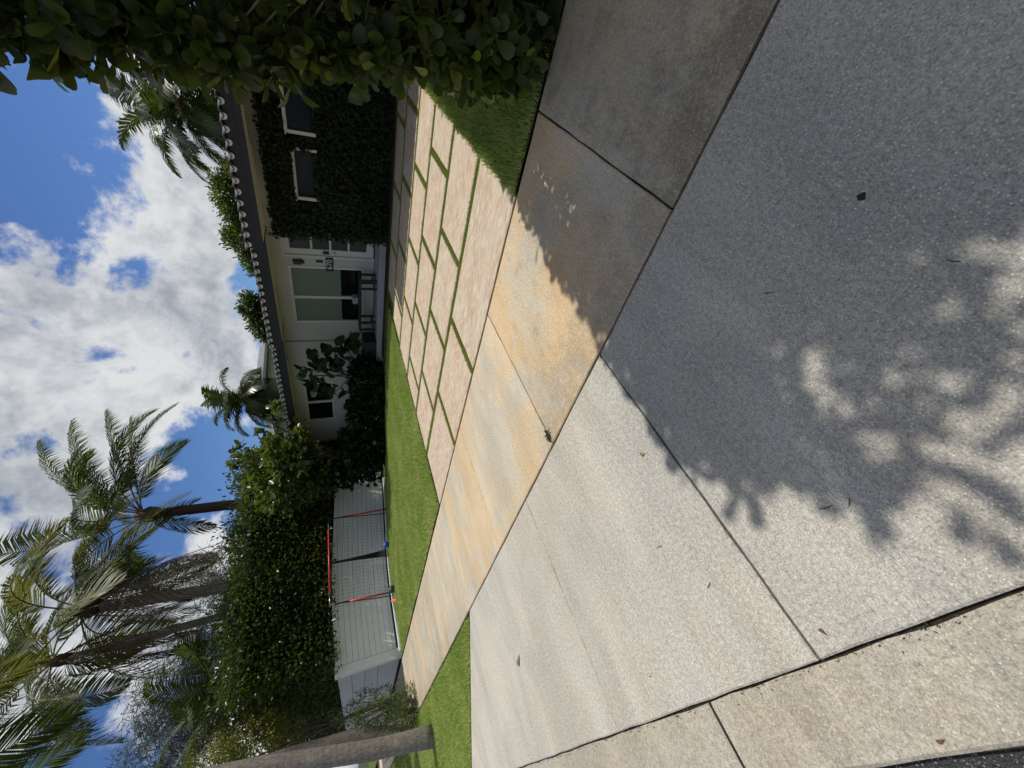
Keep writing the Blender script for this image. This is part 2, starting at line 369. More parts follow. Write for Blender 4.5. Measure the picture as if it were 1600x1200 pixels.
def grass_patch(name, pts, h, wdt, mt, lean=0.5, parent=None):
    """pts (n,3); one bent triangle strip per blade"""
    n = len(pts); H = (h * rng.uniform(0.5, 1.25, n))[:, None]
    an = rng.uniform(0, 2 * math.pi, n); s = np.stack([np.cos(an), np.sin(an), np.zeros(n)], 1)
    an2 = rng.uniform(0, 2 * math.pi, n); l = np.stack([np.cos(an2), np.sin(an2), np.zeros(n)], 1)
    w_ = (wdt * rng.uniform(0.7, 1.3, n))[:, None]; ln = rng.uniform(0.1, 1.0, n)[:, None] * lean
    up = np.array([0, 0, 1.0])
    V = np.stack([pts - s * w_, pts + s * w_, pts + up * H + l * ln * H], 1).reshape(-1, 3)
    F = np.arange(3 * n).reshape(-1, 3)
    o = bpy.data.objects.new(name, nmesh(name, V, F, mt)); link(o, parent)
    return o

# ------------------------------------------------------------------ ground, street, gutter, apron, sidewalk
g = MB()
g.add([(-900, -900, -0.09), (900, -900, -0.09), (900, 900, -0.09), (-900, 900, -0.09)], [(0, 1, 2, 3)])
# a hollow under the sloping lawn is cut by laying the ground lower there
tag(g.build('ground', M['earth']), kind='structure').location.z = -0.42
st = MB().box(-7.5, -0.40, -60, 80, -0.35, -0.055); tag(st.build('street', M['asphalt']), kind='structure')
jb = MB().box(-0.42, 1.52, -5, 8.6, -0.4, -0.022); tag(jb.build('joint_soil', M['soil']), kind='structure')
jb = MB().box(1.50, 3.19, -12, 46, -0.4, -0.023); tag(jb.build('sidewalk_bed', M['soil']), kind='structure')

def wavy(poly, amp=0.004, step=0.16):
    out = []
    for i in range(len(poly)):
        p = Vector(poly[i]); q = Vector(poly[(i + 1) % len(poly)]); L = (q - p).length; n = max(1, int(L / step))
        nrm = Vector((-(q - p).y, (q - p).x)).normalized()
        for k in range(n):
            t = k / n; o = (nrm * random.uniform(-amp, amp)) if k else Vector((0, 0))
            r = p.lerp(q, t) + o; out.append((r.x, r.y))
    return out
def slab(name, poly, mt, parent, colr, z=0.0, th=0.1, b=0.008, amp=0.003):
    poly = wavy(poly, amp)
    n = len(poly); ins = []
    for i in range(n):
        p0 = Vector(poly[i - 1]); p = Vector(poly[i]); p1 = Vector(poly[(i + 1) % n])
        d = ((p - p0).normalized() + (p1 - p).normalized()).normalized()
        nr = Vector((-d.y, d.x)); q = p + nr * b; ins.append((q.x, q.y))
    vs = [(x, y, z - th) for x, y in poly] + [(x, y, z - b * 0.7) for x, y in poly] + [(x, y, z) for x, y in ins]
    fs = [(i, (i + 1) % n, n + (i + 1) % n, n + i) for i in range(n)] + [(n + i, n + (i + 1) % n, 2 * n + (i + 1) % n, 2 * n + i) for i in range(n)] + [tuple(range(2 * n, 3 * n))]
    o = MB().add(vs, fs).build(name, mt, parent)
    o.color = (*colr, 1)
    return o
ap = tag(empty('driveway_apron'), kind='structure')
gx = 0.007
def rect(x0, x1, y0, y1): return [(x0, y0), (x1, y0), (x1, y1), (x0, y1)]
slab('slab', rect(-0.135, 1.505, -1.9, 1.37 - gx), M['apron'], ap, (0.25, 0.05, 1.0))
slab('slab', rect(-0.135, 1.505, 1.37 + gx, 3.05 - 0.004), M['apron'], ap, (0.45, 0.0, 1.04))
slab('slab', rect(-0.135, 1.505, 3.05 + 0.004, 4.70 - 0.003), M['apron'], ap, (0.5, 0.0, 1.06))
slab('slab', [(-0.135, 4.70 + 0.003), (1.505, 4.70 + 0.003), (1.505, 5.84), (-0.135, 8.15)], M['apron'], ap, (0.3, 0.0, 1.08))
slab('slab', [(-0.135, -4.2), (1.505, -2.64), (1.505, -1.915), (-0.135, -1.915)], M['apron'], ap, (0.25, 0.1, 1.0))
gut = tag(empty('gutter'), kind='structure')
ys = [-12, -8, -4.6, -1.15, 2.09, 5.36, 8.6, 12, 16, 21, 27, 34, 42]
for i in range(len(ys) - 1):
    s = 0.011
    slab('slab', [(-0.41 + 0.02 * math.sin(i), ys[i] + s), (-0.146, ys[i] + s), (-0.146, ys[i + 1] - s), (-0.41 + 0.02 * math.sin(i + 1), ys[i + 1] - s)], M['gutter'], gut, (0.9, 0.06, 1.0), z=-0.012, b=0.012, amp=0.005)
sw = tag(empty('sidewalk'), kind='structure')
wy = [0.49 + 1.78 * k for k in range(-6, 24)]
for i in range(len(wy) - 1):
    a, b_ = wy[i], wy[i + 1]
    colr = {-2: (0.3, 0.75, 0.85), -1: (0.4, 0.6, 0.88), 0: (1.0, 0.35, 1.0), 1: (0.8, 0.08, 1.04), 2: (0.85, 0.08, 1.04), 3: (0.3, 0.12, 1.0)}.get(i - 6, (0.5, 0.35, 0.97))
    slab('slab', rect(1.523, 3.165, a + 0.006, b_ - 0.006), M['walk'], sw, colr)

# ------------------------------------------------------------------ driveway of stone pavers with turf joints
dw = tag(empty('driveway'), kind='structure')
MB().box(3.19, 9.35, 1.08, 6.06, -0.3, -0.012).build('paver_bed', M['turf_base'], dw)
edges = [3.185, 4.22, 5.22, 6.22, 7.20, 8.20, 9.12]
rows = [[1.12, 3.08, 4.43, 6.0], [1.12, 2.35, 3.64, 4.93, 6.03], [1.12, 1.68, 2.95, 4.19, 5.46, 6.03], [1.12, 2.21, 3.46, 4.69, 6.02], [1.12, 1.5, 2.74, 3.99, 5.24, 5.95], [1.12, 1.95, 3.2, 4.45, 5.7]]
joint_rects = []
for r, js in enumerate(rows):
    x0 = edges[r] + (0.012 if r == 0 else 0.05); x1 = edges[r + 1] - 0.05
    for k in range(len(js) - 1):
        y0 = js[k] + (0.0 if k == 0 else 0.05); y1 = js[k + 1] - (0.0 if k == len(js) - 2 else 0.05)
        o = slab('paver', rect(x0 + random.uniform(-.004, .004), x1 + random.uniform(-.004, .004), y0 + random.uniform(-.005, .005), y1 + random.uniform(-.005, .005)), M['paver'], dw, (1, 1, 1), z=0.003, th=0.07, b=0.007, amp=0.005)
        if 0 < k: joint_rects.append((x0, x1, js[k] - 0.05, js[k] + 0.05))
    if r: joint_rects.append((edges[r] - 0.05, edges[r] + 0.05, 1.12, 6.03))
pts = []
for (x0, x1, y0, y1) in joint_rects:
    n = int((x1 - x0) * (y1 - y0) * 13000)
    pts.append(np.stack([rng.uniform(x0, x1, n), rng.uniform(y0, y1, n), np.full(n, -0.012)], 1))
tag(grass_patch('joint_turf', np.concatenate(pts), 0.032, 0.0034, M['turf'], 0.7, dw), kind='stuff')

# ------------------------------------------------------------------ lawns
def lawn_base(name, x0, x1, y0, y1, nx, ny, z=0.0, edge=None):
    vs = []; fs = []
    for i in range(nx + 1):
        for j in range(ny + 1):
            X = x0 + (x1 - x0) * i / nx; Y = y0 + (y1 - y0) * j / ny
            vs.append((X, Y, z + dip(X, Y) + 0.006 * math.sin(X * 5.1 + Y * 3.3)))
    for i in range(nx):
        for j in range(ny): fs.append((i * (ny + 1) + j, (i + 1) * (ny + 1) + j, (i + 1) * (ny + 1) + j + 1, i * (ny + 1) + j + 1))
    return tag(MB().add(vs, fs).build(name, M['turf_base']), kind='structure')
lawn_base('lawn', 3.215, 9.5, 6.09, 14.95, 18, 24)
lawn_base('side_lawn', 3.2, 9.0, -3.0, 1.10, 10, 8)
lawn_base('verge', -0.10, 1.47, 5.9, 46, 8, 40, -0.012)
lawn_base('planting_bed', 9.0, 11.0, 5.9, 15.4, 6, 10, -0.03)
lawn_base('neighbour_yard', 3.3, 60, 15.6, 90, 6, 6, -0.10)
lawn_base('back_yard', 10.5, 60, -60, 15.6, 6, 6, -0.10)
def scatter(x0, x1, y0, y1, dens, cond=None, z=0.0):
    n = int((x1 - x0) * (y1 - y0) * dens)
    X = rng.uniform(x0, x1, n); Y = rng.uniform(y0, y1, n)
    if cond is not None:
        k = cond(X, Y); X = X[k]; Y = Y[k]
    t = lambda a: np.clip(a, 0, 1) ** 2 * (3 - 2 * np.clip(a, 0, 1))
    Z = z - 0.36 * t((Y - 7) / 7.5) * t((X - 5) / 6)
    return np.stack([X, Y, Z], 1)
near = np.concatenate([scatter(3.195, 8.7, 6.045, 10.0, 3600), scatter(3.22, 9.2, 10.0, 14.85, 2600)])
tag(grass_patch('lawn_grass', near, 0.055, 0.006, M['grass'], 0.9), 'sunlit clipped lawn grass left of the pavers', 'grass', kind='stuff')
tag(grass_patch('side_lawn_grass', scatter(3.21, 8.8, 0.0, 1.13, 6000, lambda X, Y: (Y < 1.09) | (rng.uniform(0, 1, len(X)) < .5)), 0.06, 0.004, M['grass'], 0.9), 'shaded grass strip under the near hedge', 'grass', kind='stuff')
vp = np.concatenate([scatter(-0.1, 1.46, 5.9, 10, 5200, lambda X, Y: Y > 5.86 + (1.5 - X) * 1.41), scatter(-0.1, 1.46, 10, 16, 3600), scatter(-0.1, 1.46, 16, 30, 700)])
tag(grass_patch('verge_grass', vp, 0.05, 0.005, M['grass'], 0.9), 'green verge grass between sidewalk and street', 'grass', kind='stuff')

# ------------------------------------------------------------------ house
hs = tag(empty('house', (10.6, 5, 0)), 'low white house with charcoal eaves, frosted window and door number 670', 'house')
hs.location = (0, 0, 0)
XI, XW = 9.62, 10.6              # ivy wing wall face, porch wall face
MB().box(XI, 16, -6, 4.62, -0.1, 2.53).build('wing_wall', M['house_white'], hs)
# porch wall with openings, built of butted pieces
pw = MB()
def wallx(x0, x1, y0, y1, z0, z1): pw.box(x0, x1, y0, y1, z0, z1)
T = XW + 0.2
wallx(XW, T, 4.62, 4.82, 0.16, 2.64)                       # beside the door, behind the ivy
wallx(XW, T, 4.82, 5.82, 2.33, 2.64)                       # over the door
wallx(XW, T, 5.82, 6.12, 0.16, 2.64)
wallx(XW, T, 6.12, 7.86, 0.16, 0.44); wallx(XW, T, 6.12, 7.86, 2.25, 2.64)
wallx(XW, T, 7.86, 10.35, 0.0, 2.64)
wallx(XW, T, 10.35, 12.15, 0.0, 1.42); wallx(XW, T, 10.35, 12.15, 2.22, 2.64)
wallx(XW, T, 12.15, 14.2, 0.0, 2.64)
pw.build('porch_wall', M['house_white'], hs)
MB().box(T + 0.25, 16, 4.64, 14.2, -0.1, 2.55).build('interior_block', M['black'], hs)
MB().box(XW - 0.02, XW - 0.001, 7.9, 14.2, 0.0, 0.12).build('plinth', M['porch'], hs)
# door
d = MB()
d.box(XW + 0.03, XW + 0.08, 4.86, 5.78, 0.18, 0.36); d.box(XW + 0.03, XW + 0.08, 4.86, 5.78, 2.17, 2.30); d.box(XW + 0.03, XW + 0.08, 5.62, 5.78, 0.36, 2.17); d.box(XW + 0.03, XW + 0.08, 4.86, 4.98, 0.36, 2.17)
for z in (0.80, 1.24, 1.68): d.box(XW + 0.031, XW + 0.079, 4.98, 5.62, z - 0.025, z + 0.025)
door = d.build('door', M['trim'], hs)
for z0, z1 in ((0.36, 0.775), (0.825, 1.215), (1.265, 1.655), (1.705, 2.17)):
    MB().box(XW + 0.05, XW + 0.06, 4.98, 5.62, z0, z1).build('pane', M['glass_door'], door)
MB().box(XW - 0.02, XW + 0.03, 5.66, 5.72, 1.28, 1.42).build('lock', M['black'], door)
MB().tube([(XW + 0.03, 5.69, 1.15), (XW - 0.03, 5.69, 1.15), (XW - 0.05, 5.69, 1.15)], [0.02, 0.018, 0.035], 10).build('handle', M['steel'], door)
fr = MB(); fr.box(XW - 0.015, XW + 0.05, 5.78, 5.84, 0.16, 2.36); fr.box(XW - 0.015, XW + 0.05, 4.8, 5.78, 2.30, 2.36); fr.build('door_frame', M['trim'], hs)
# big front window
wn = MB()
wn.box(XW - 0.02, XW + 0.06, 6.08, 6.14, 0.42, 2.27); wn.box(XW - 0.02, XW + 0.06, 7.82, 7.88, 0.42, 2.27); wn.box(XW - 0.02, XW + 0.06, 6.14, 7.82, 2.20, 2.27); wn.box(XW - 0.02, XW + 0.06, 6.14, 7.82, 0.42, 0.48)
wn.box(XW - 0.01, XW + 0.06, 6.99, 7.07, 0.48, 2.20)
win = wn.build('window', M['trim'], hs)
for y0, y1 in ((6.14, 6.99), (7.07, 7.82)):
    MB().box(XW + 0.03, XW + 0.04, y0, y1, 1.02, 2.20).build('frosted_pane', M['glass_frost'], win)
    MB().box(XW + 0.032, XW + 0.042, y0, y1, 0.48, 1.015).build('clear_pane', M['glass_dark'], win)
wn = MB()
wn.box(XW - 0.02, XW + 0.06, 10.3, 10.37, 1.38, 2.26); wn.box(XW - 0.02, XW + 0.06, 12.13, 12.2, 1.38, 2.26); wn.box(XW - 0.02, XW + 0.06, 10.37, 12.13, 2.19, 2.26); wn.box(XW - 0.02, XW + 0.06, 10.37, 12.13, 1.38, 1.44); wn.box(XW - 0.01, XW + 0.06, 11.2, 11.28, 1.44, 2.19)
win2 = wn.build('window', M['trim'], hs)
for y0, y1 in ((10.37, 11.2), (11.28, 12.13)): MB().box(XW + 0.03, XW + 0.04, y0, y1, 1.44, 2.19).build('pane', M['glass_dark'], win2)
# small windows in the ivy wing
for (y0, y1, z0, z1) in ((2.93, 3.93, 1.42, 1.86), (1.30, 2.70, 1.42, 1.93)):
    f = MB(); x0, x1 = XI - 0.13, XI + 0.02
    f.box(x0, x1, y0, y1, z1 - 0.035, z1); f.box(x0, x1, y1 - 0.06, y1, z0, z1 - 0.035); f.box(x0, x1, y0, y0 + 0.05, z0, z1 - 0.045)
    f.box(x0 - 0.03, x0, y0 - 0.02, y1 + 0.02, z1 - 0.01, z1 + 0.02)
    wf = f.build('window', M['trim'], hs)
    MB().box(XI - 0.06, XI - 0.05, y0 + 0.05, y1 - 0.06, z0 + 0.04, z1 - 0.045).build('pane', M['glass_dark'], wf)
# wall lamp, bell, number plate
lp = MB(); lp.box(XW - 0.10, XW - 0.02, 5.90, 6.00, 1.93, 2.12); lp.box(XW - 0.02, XW, 5.91, 5.99, 1.90, 2.14); lp.box(XW - 0.08, XW - 0.04, 5.925, 5.975, 1.87, 1.93); lp.build('wall_lamp', M['black'], hs)
bl = MB().bbox(XW - 0.022, XW - 0.001, 5.90, 5.96, 1.44, 1.60, 0.004).build('door_bell', M['black'], hs)
pl = MB().box(XW - 0.025, XW - 0.001, 5.80, 6.20, 1.19, 1.37).build('number_plate', M['black'], hs)
tx = bpy.data.curves.new('house_number', 'FONT'); tx.body = '670'; tx.size = 0.19; tx.align_x = 'CENTER'; tx.align_y = 'CENTER'; tx.extrude = 0.003
tmp = bpy.data.objects.new('house_number', tx); C.objects.link(tmp)
tme = bpy.data.meshes.new_from_object(tmp.evaluated_get(bpy.context.evaluated_depsgraph_get())); bpy.data.objects.remove(tmp)
tme.materials.clear(); tme.materials.append(M['number'])
to = bpy.data.objects.new('house_number', tme); link(to, pl)
to.matrix_world = Matrix(((0, 0, -1, XW - 0.03), (-1, 0, 0, 6.0), (0, 1, 0, 1.28), (0, 0, 0, 1)))
# roof sections: (eave x, y0, y1)
secs = [(8.70, -6.0, 4.66, 2.505, XI + 0.1), (9.60, 4.66, 7.98, 2.56, XW + 0.1), (9.88, 7.98, 14.3, 2.56, XW + 0.1)]
tile_me = None
def tile_mesh():
    # S-shaped tile: a low barrel beside a deep pan, seen end-on at the eave
    n = 12; prof = []
    for k in range(n + 1):
        t = k / n; y = -0.1 + 0.2 * t
        prof.append((y, 0.028 * math.cos(2 * math.pi * t) - 0.012))
    vs = []
    for x in (0.0, 0.42):
        for y, z in prof: vs.append((x, y, z + 0.018))
        for y, z in prof: vs.append((x, y, z))
    q = n + 1; fs = []
    for k in range(n):
        fs += [(k, k + 1, 2 * q + k + 1, 2 * q + k), (q + k + 1, q + k, 3 * q + k, 3 * q + k + 1), (k + 1, k, q + k, q + k + 1)]
    return MB().add(vs, fs)
def cap_mesh():
    # pale mortar bedded under the pan, a rounded tooth pointing down
    n = 8; pr = [(0.052 * math.cos(math.pi * k / n), -0.004 - 0.075 * math.sin(math.pi * k / n) ** 0.8) for k in range(n + 1)]
    vs = [(0.03, y, z) for y, z in pr] + [(0.10, y * .9, z) for y, z in pr]
    return MB().add(vs, [tuple(range(n + 1)), tuple(range(2 * n + 1, n, -1))] + [(k, k + 1, n + 2 + k, n + 1 + k) for k in range(n)])
first_tile = None; first_cap = None
for si, (ex, y0, y1, zs, xwall) in enumerate(secs):
    zf = zs + 0.24
    rf = MB()
    xr = 14.5
    rf.add([(ex + 0.06, y0, zf - 0.01), (ex + 0.06, y1, zf - 0.01), (xr, y1, zf + 0.45), (xr, y0, zf + 0.45), (ex + 0.06, y0, zf - 0.06), (ex + 0.06, y1, zf - 0.06), (xr, y1, zf + 0.38), (xr, y0, zf + 0.38)],
           [(0, 1, 2, 3), (7, 6, 5, 4), (0, 4, 5, 1), (1, 5, 6, 2), (2, 6, 7, 3), (3, 7, 4, 0)])
    roof = rf.build('roof', M['tile'], hs)
    f = MB(); f.box(ex, ex + 0.04, y0, y1, zs, zf); f.box(ex - 0.008, ex, y0, y1, zf - 0.13, zf + 0.012)
    f.box(ex + 0.04, xwall, y1 - 0.04, y1, zs, zf - 0.07)
    f.build('fascia', M['fascia'], hs)
    MB().box(ex + 0.041, xwall, y0, y1 - 0.041, zs + 0.012, zs + 0.035).build('soffit', M['soffit'], hs)
    n = int((y1 - max(y0, 0.6)) / 0.2)
    for k in range(n):
        y = y1 - 0.1 - 0.2 * k
        if first_tile is None:
            first_tile = tile_mesh().build('roof_tile', M['tile'], roof, True); o = first_tile
            first_cap = cap_mesh().build('tile_end', M['mortar'], roof, False); c = first_cap
        else:
            o = first_tile.copy(); link(o, roof); c = first_cap.copy(); link(c, roof)
        for q in (o, c):
            q.location = (ex - 0.09 + random.uniform(-.012, .012), y + random.uniform(-.008, .008), zf + 0.034 + random.uniform(-.004, .004)); q.rotation_euler = (random.uniform(-.05, .05), -0.09, random.uniform(-.02, .02))
for (x, ya, yb) in ((9.3, 2.0, 2.9), (10.35, 6.6, 7.4), (10.35, 8.4, 9.2)):
    MB().box(x, x + 0.05, ya, yb, (2.511 if x < 10 else 2.566), (2.516 if x < 10 else 2.571)).build('soffit_vent', M['black'], hs)
# porch floor
pf = MB(); pf.bbox(9.62, XW, 4.62, 9.6, -0.1, 0.155, 0.015); tag(pf.build('porch', M['porch']), kind='structure')
pf = MB(); pf.box(9.36, 9.60, 1.0, 8.3, -0.1, 0.02); tag(pf.build('porch_edging', M['soil']), kind='structure')

# ivy on the wing
iv = tag(empty('climbing_ivy', (XI, 3, 0)), 'dense dark ivy covering the wing wall beside the front door', 'ivy')
iv.location = (0, 0, 0)
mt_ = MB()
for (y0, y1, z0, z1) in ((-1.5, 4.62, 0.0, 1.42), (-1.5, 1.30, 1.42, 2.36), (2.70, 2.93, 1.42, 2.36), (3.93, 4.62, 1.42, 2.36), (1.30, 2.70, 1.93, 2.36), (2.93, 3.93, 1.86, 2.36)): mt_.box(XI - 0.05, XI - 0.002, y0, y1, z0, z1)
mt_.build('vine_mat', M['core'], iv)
n = 21000
Y = rng.uniform(-1.5, 4.72, n); Z = rng.uniform(0.02, 2.40, n)
depth = 0.10 + 0.06 * np.sin(Y * 3.1 + Z * 2) + 0.05 * np.sin(Z * 5 + Y) + rng.uniform(0, 0.10, n)
keep = np.ones(n, bool)
for (y0, y1, z0, z1) in ((2.97, 3.96, 1.50, 1.90), (1.34, 2.73, 1.50, 1.97)): keep &= ~((Y > y0) & (Y < y1) & (Z > z0) & (Z < z1))
P = np.stack([XI - depth, Y, Z], 1)[keep]
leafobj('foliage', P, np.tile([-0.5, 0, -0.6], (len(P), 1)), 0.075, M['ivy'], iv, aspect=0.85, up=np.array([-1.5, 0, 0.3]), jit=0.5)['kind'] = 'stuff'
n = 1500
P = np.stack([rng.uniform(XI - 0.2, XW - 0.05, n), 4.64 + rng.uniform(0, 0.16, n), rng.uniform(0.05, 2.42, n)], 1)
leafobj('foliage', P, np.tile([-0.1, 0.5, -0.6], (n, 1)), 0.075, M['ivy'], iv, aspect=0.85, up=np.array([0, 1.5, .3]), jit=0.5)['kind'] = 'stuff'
for k in range(7):
    y = 0.8 + 0.62 * k; pts_ = [(XI - 0.03, y + 0.12 * math.sin(k + 1.7 * z), z) for z in np.linspace(0, 2.3, 9)]
    MB().tube(pts_, [0.014 - 0.001 * i for i in range(9)], 5).build('stem', M['wood'], iv)

# rain chain at the eave corner
rc = MB()
for k in range(38):
    z = 2.50 - 0.063 * k; a = (k % 2) * math.pi / 2
    loop = [(9.92 + 0.020 * math.cos(t) * math.cos(a), 8.02 + 0.020 * math.cos(t) * math.sin(a), z + 0.045 * math.sin(t)) for t in np.linspace(0, 2 * math.pi, 9)]
    rc.tube(loop, 0.006, 5, False)
tag(rc.build('rain_chain', M['black']), 'black rain chain hanging from the eave behind the fig plant', 'rain chain')

# bench on the porch
bn = tag(empty('porch_bench'), 'black slim bench under the frosted window', 'bench')
bx0, bx1, by0, by1, bz = 9.95, 10.35, 6.05, 7.75, 0.155
MB().bbox(bx0, bx1, by0, by1, bz + 0.40, bz + 0.45, 0.006).build('seat', M['black_wood'], bn)
for y in (by0 + 0.02, by1 - 0.32):
    for xx in (bx0 + 0.02, bx1 - 0.07):
        for yy in (y, y + 0.25): MB().box(xx, xx + 0.05, yy, yy + 0.05, bz, bz + 0.40).build('leg', M['black'], bn)
        MB().box(xx + .002, xx + 0.048, y + 0.05, y + 0.25, bz + 0.06, bz + 0.10).build('stretcher', M['black'], bn)
cu = MB().bbox(10.28, 10.45, 6.82, 7.02, bz + 0.452, bz + 0.60, 0.03); tag(cu.build('cushion', M['porch']), 'small grey cushion standing on the porch bench', 'cushion')

# planter with fiddle leaf fig
ptr = MB(); ptr.bbox(9.70, 10.2, 7.95, 8.5, 0.14, 0.52, 0.02)
tag(ptr.build('planter_box', M['planter']), 'dark square planter box at the porch end', 'planter')
ft = tag(empty('fig_plant'), 'tall fiddle leaf fig with big dark leaves beside the rain chain', 'plant')
stem = [(9.5, 9.1, 0.0), (9.46, 9.05, 0.6), (9.4, 8.95, 1.1), (9.36, 8.85, 1.6), (9.34, 8.8, 2.0)]
MB().tube(stem, [0.03, 0.026, 0.022, 0.018, 0.01], 7).build('trunk', M['wood'], ft, True)
for br_ in ([(9.44, 9.0, 0.85), (9.35, 8.6, 1.15), (9.3, 8.2, 1.2), (9.3, 7.8, 1.05)], [(9.4, 8.95, 1.1), (9.3, 8.5, 1.45), (9.3, 8.1, 1.6)], [(9.42, 9, 0.9), (9.4, 9.4, 1.2), (9.42, 9.6, 1.35)], [(9.36, 8.85, 1.6), (9.4, 9.2, 1.85)]):
    MB().tube(br_, [0.016, 0.012, 0.01, 0.007][:len(br_)], 6).build('branch', M['wood'], ft, True)
def obleaf(L, wd, fiddle=False, st=6, cup=0.18, droop=0.15):
    vs = []; fs = []
    for i in range(st + 1):
        t = i / st
        if fiddle: wq = wd * (0.55 * math.sin(math.pi * min(1, t * 1.02)) ** 0.6 + 0.45 * math.sin(math.pi * t ** 1.8))
        else:
            t = 1 - (1 - t) ** 1.5                       # more stations towards the broad rounded tip
            wq = wd * 1.3 * (t ** 0.95) * max(0.0, 1 - t ** 5) ** 0.5 * (0.9 if t < .5 else 1)
        wq = max(wq, 0.0015) * 0.5
        x = L * t; z = -droop * L * t * t
        vs += [(x, -wq, z + cup * wq), (x, 0, z), (x, wq, z + cup * wq)]
    for i in range(st):
        a = 3 * i; fs += [(a, a + 3, a + 4, a + 1), (a + 1, a + 4, a + 5, a + 2)]
    return vs, fs
figleaf = MB().add(*obleaf(0.34, 0.25, True)).build('leaf', M['fig'], ft, True)
first = True
def orient(Dv, Upv, loc, sc):
    x = Vector(Dv).normalized(); y = Vector(Upv).cross(x)
    if y.length < 1e-3: y = Vector((0, 1, 0)).cross(x)
    y.normalize(); z = x.cross(y)
    return Matrix(((x.x * sc, y.x * sc, z.x * sc, loc[0]), (x.y * sc, y.y * sc, z.y * sc, loc[1]), (x.z * sc, y.z * sc, z.z * sc, loc[2]), (0, 0, 0, 1)))
cl = [((9.34, 8.8, 2.0), 11, .16), ((9.3, 8.1, 1.62), 13, .2), ((9.3, 8.45, 1.42), 10, .2), ((9.3, 7.85, 1.08), 15, .22), ((9.3, 8.2, 1.2), 12, .2), ((9.41, 9.45, 1.3), 8, .15), ((9.4, 9.15, 1.85), 8, .14), ((9.35, 8.7, 1.75), 8, .15), ((9.3, 7.6, 0.95), 9, .18)]
for c0, k, sp in cl:
    for _ in range(int(k * 1.15)):
        dv = Vector((random.gauss(-0.25, .5), random.gauss(0, .6), random.gauss(0.25, .5)))
        lc = Vector(c0) + Vector((random.gauss(0, sp * .5), random.gauss(0, sp), random.gauss(0, sp * .7)))
        o = figleaf if first else link(figleaf.copy(), ft); first = False
        o.matrix_world = orient(dv, (random.gauss(-0.6, .3), random.gauss(0, .4), 0.8), lc, random.uniform(.65, 1.15))
# broad-leaved shrubs in the bed
def shrub(name, label, c, rx, ry, h, n, size, mt, aspect=0.6, group=None, cat='shrub', stem=True, six=False, zmin=0.0):
    e = tag(empty(name), label, cat, group)
    u = norm(rng.normal(0, 1, (n, 3))); u[:, 2] = u[:, 2] * 1.05
    rr = rng.uniform(0.45, 1.0, n)[:, None] ** 0.5
    lump = 1 + 0.18 * np.sin(u[:, :1] * 7 + c[0]) * np.cos(u[:, 1:2] * 6 + c[1]) + 0.1 * np.sin(u[:, 2:] * 9)
    P = np.array([c[0], c[1], c[2] + h * 0.5]) + u * rr * lump * np.array([rx, ry, h * 0.5])
    P[:, 2] = np.maximum(P[:, 2], c[2] + zmin)
    leafobj('foliage', P, u * 0.8 + np.array([0, 0, .15]), size, mt, e, aspect=aspect, jit=0.45, six=six)['kind'] = 'stuff'
    if stem:
        for k in range(5):
            a = 2 * math.pi * k / 5
            MB().tube([(c[0], c[1], c[2] - 0.05), (c[0] + rx * .2 * math.cos(a), c[1] + ry * .2 * math.sin(a), c[2] + h * .4), (c[0] + rx * .5 * math.cos(a), c[1] + ry * .5 * math.sin(a), c[2] + h * .75)], [0.03, 0.02, 0.008], 5).build('stem', M['wood'], e)
    return e
shrub('bed_shrub', 'dark broad-leaved shrub below the small left window', (9.6, 9.3, -0.05), 0.5, 0.85, 0.9, 650, 0.19, M['fig'], 0.75, six=True)
shrub('bed_shrub', 'dark broad-leaved shrub in the bed left of the fig', (9.3, 10.6, -0.1), 0.6, 1.0, 1.0, 800, 0.20, M['fig'], 0.75, six=True)
shrub('bed_shrub', 'dark shrub at the house corner behind the lawn', (9.2, 12.0, -0.2), 0.8, 1.0, 1.4, 1100, 0.18, M['fig'], 0.7, six=True)
shrub('bed_shrub', 'tall dark shrub between house corner and white board wall', (9.6, 13.4, -0.25), 0.9, 1.1, 2.2, 1700, 0.17, M['fig'], 0.7, six=True)
shrub('bed_shrub', 'low dark shrub next to the porch end', (9.65, 8.75, 0), 0.3, 0.4, 0.55, 160, 0.14, M['fig'], 0.7, six=True)
yl = MB().add(*obleaf(0.2, 0.13, True)).build('yellow_leaf', M['yellow']); yl.matrix_world = orient((-.3, .5, .2), (-1, 0, .4), (8.75, 11.3, 0.22), 1.0)
tag(yl, 'single yellow leaf showing low in the dark bed shrubs', 'leaf')

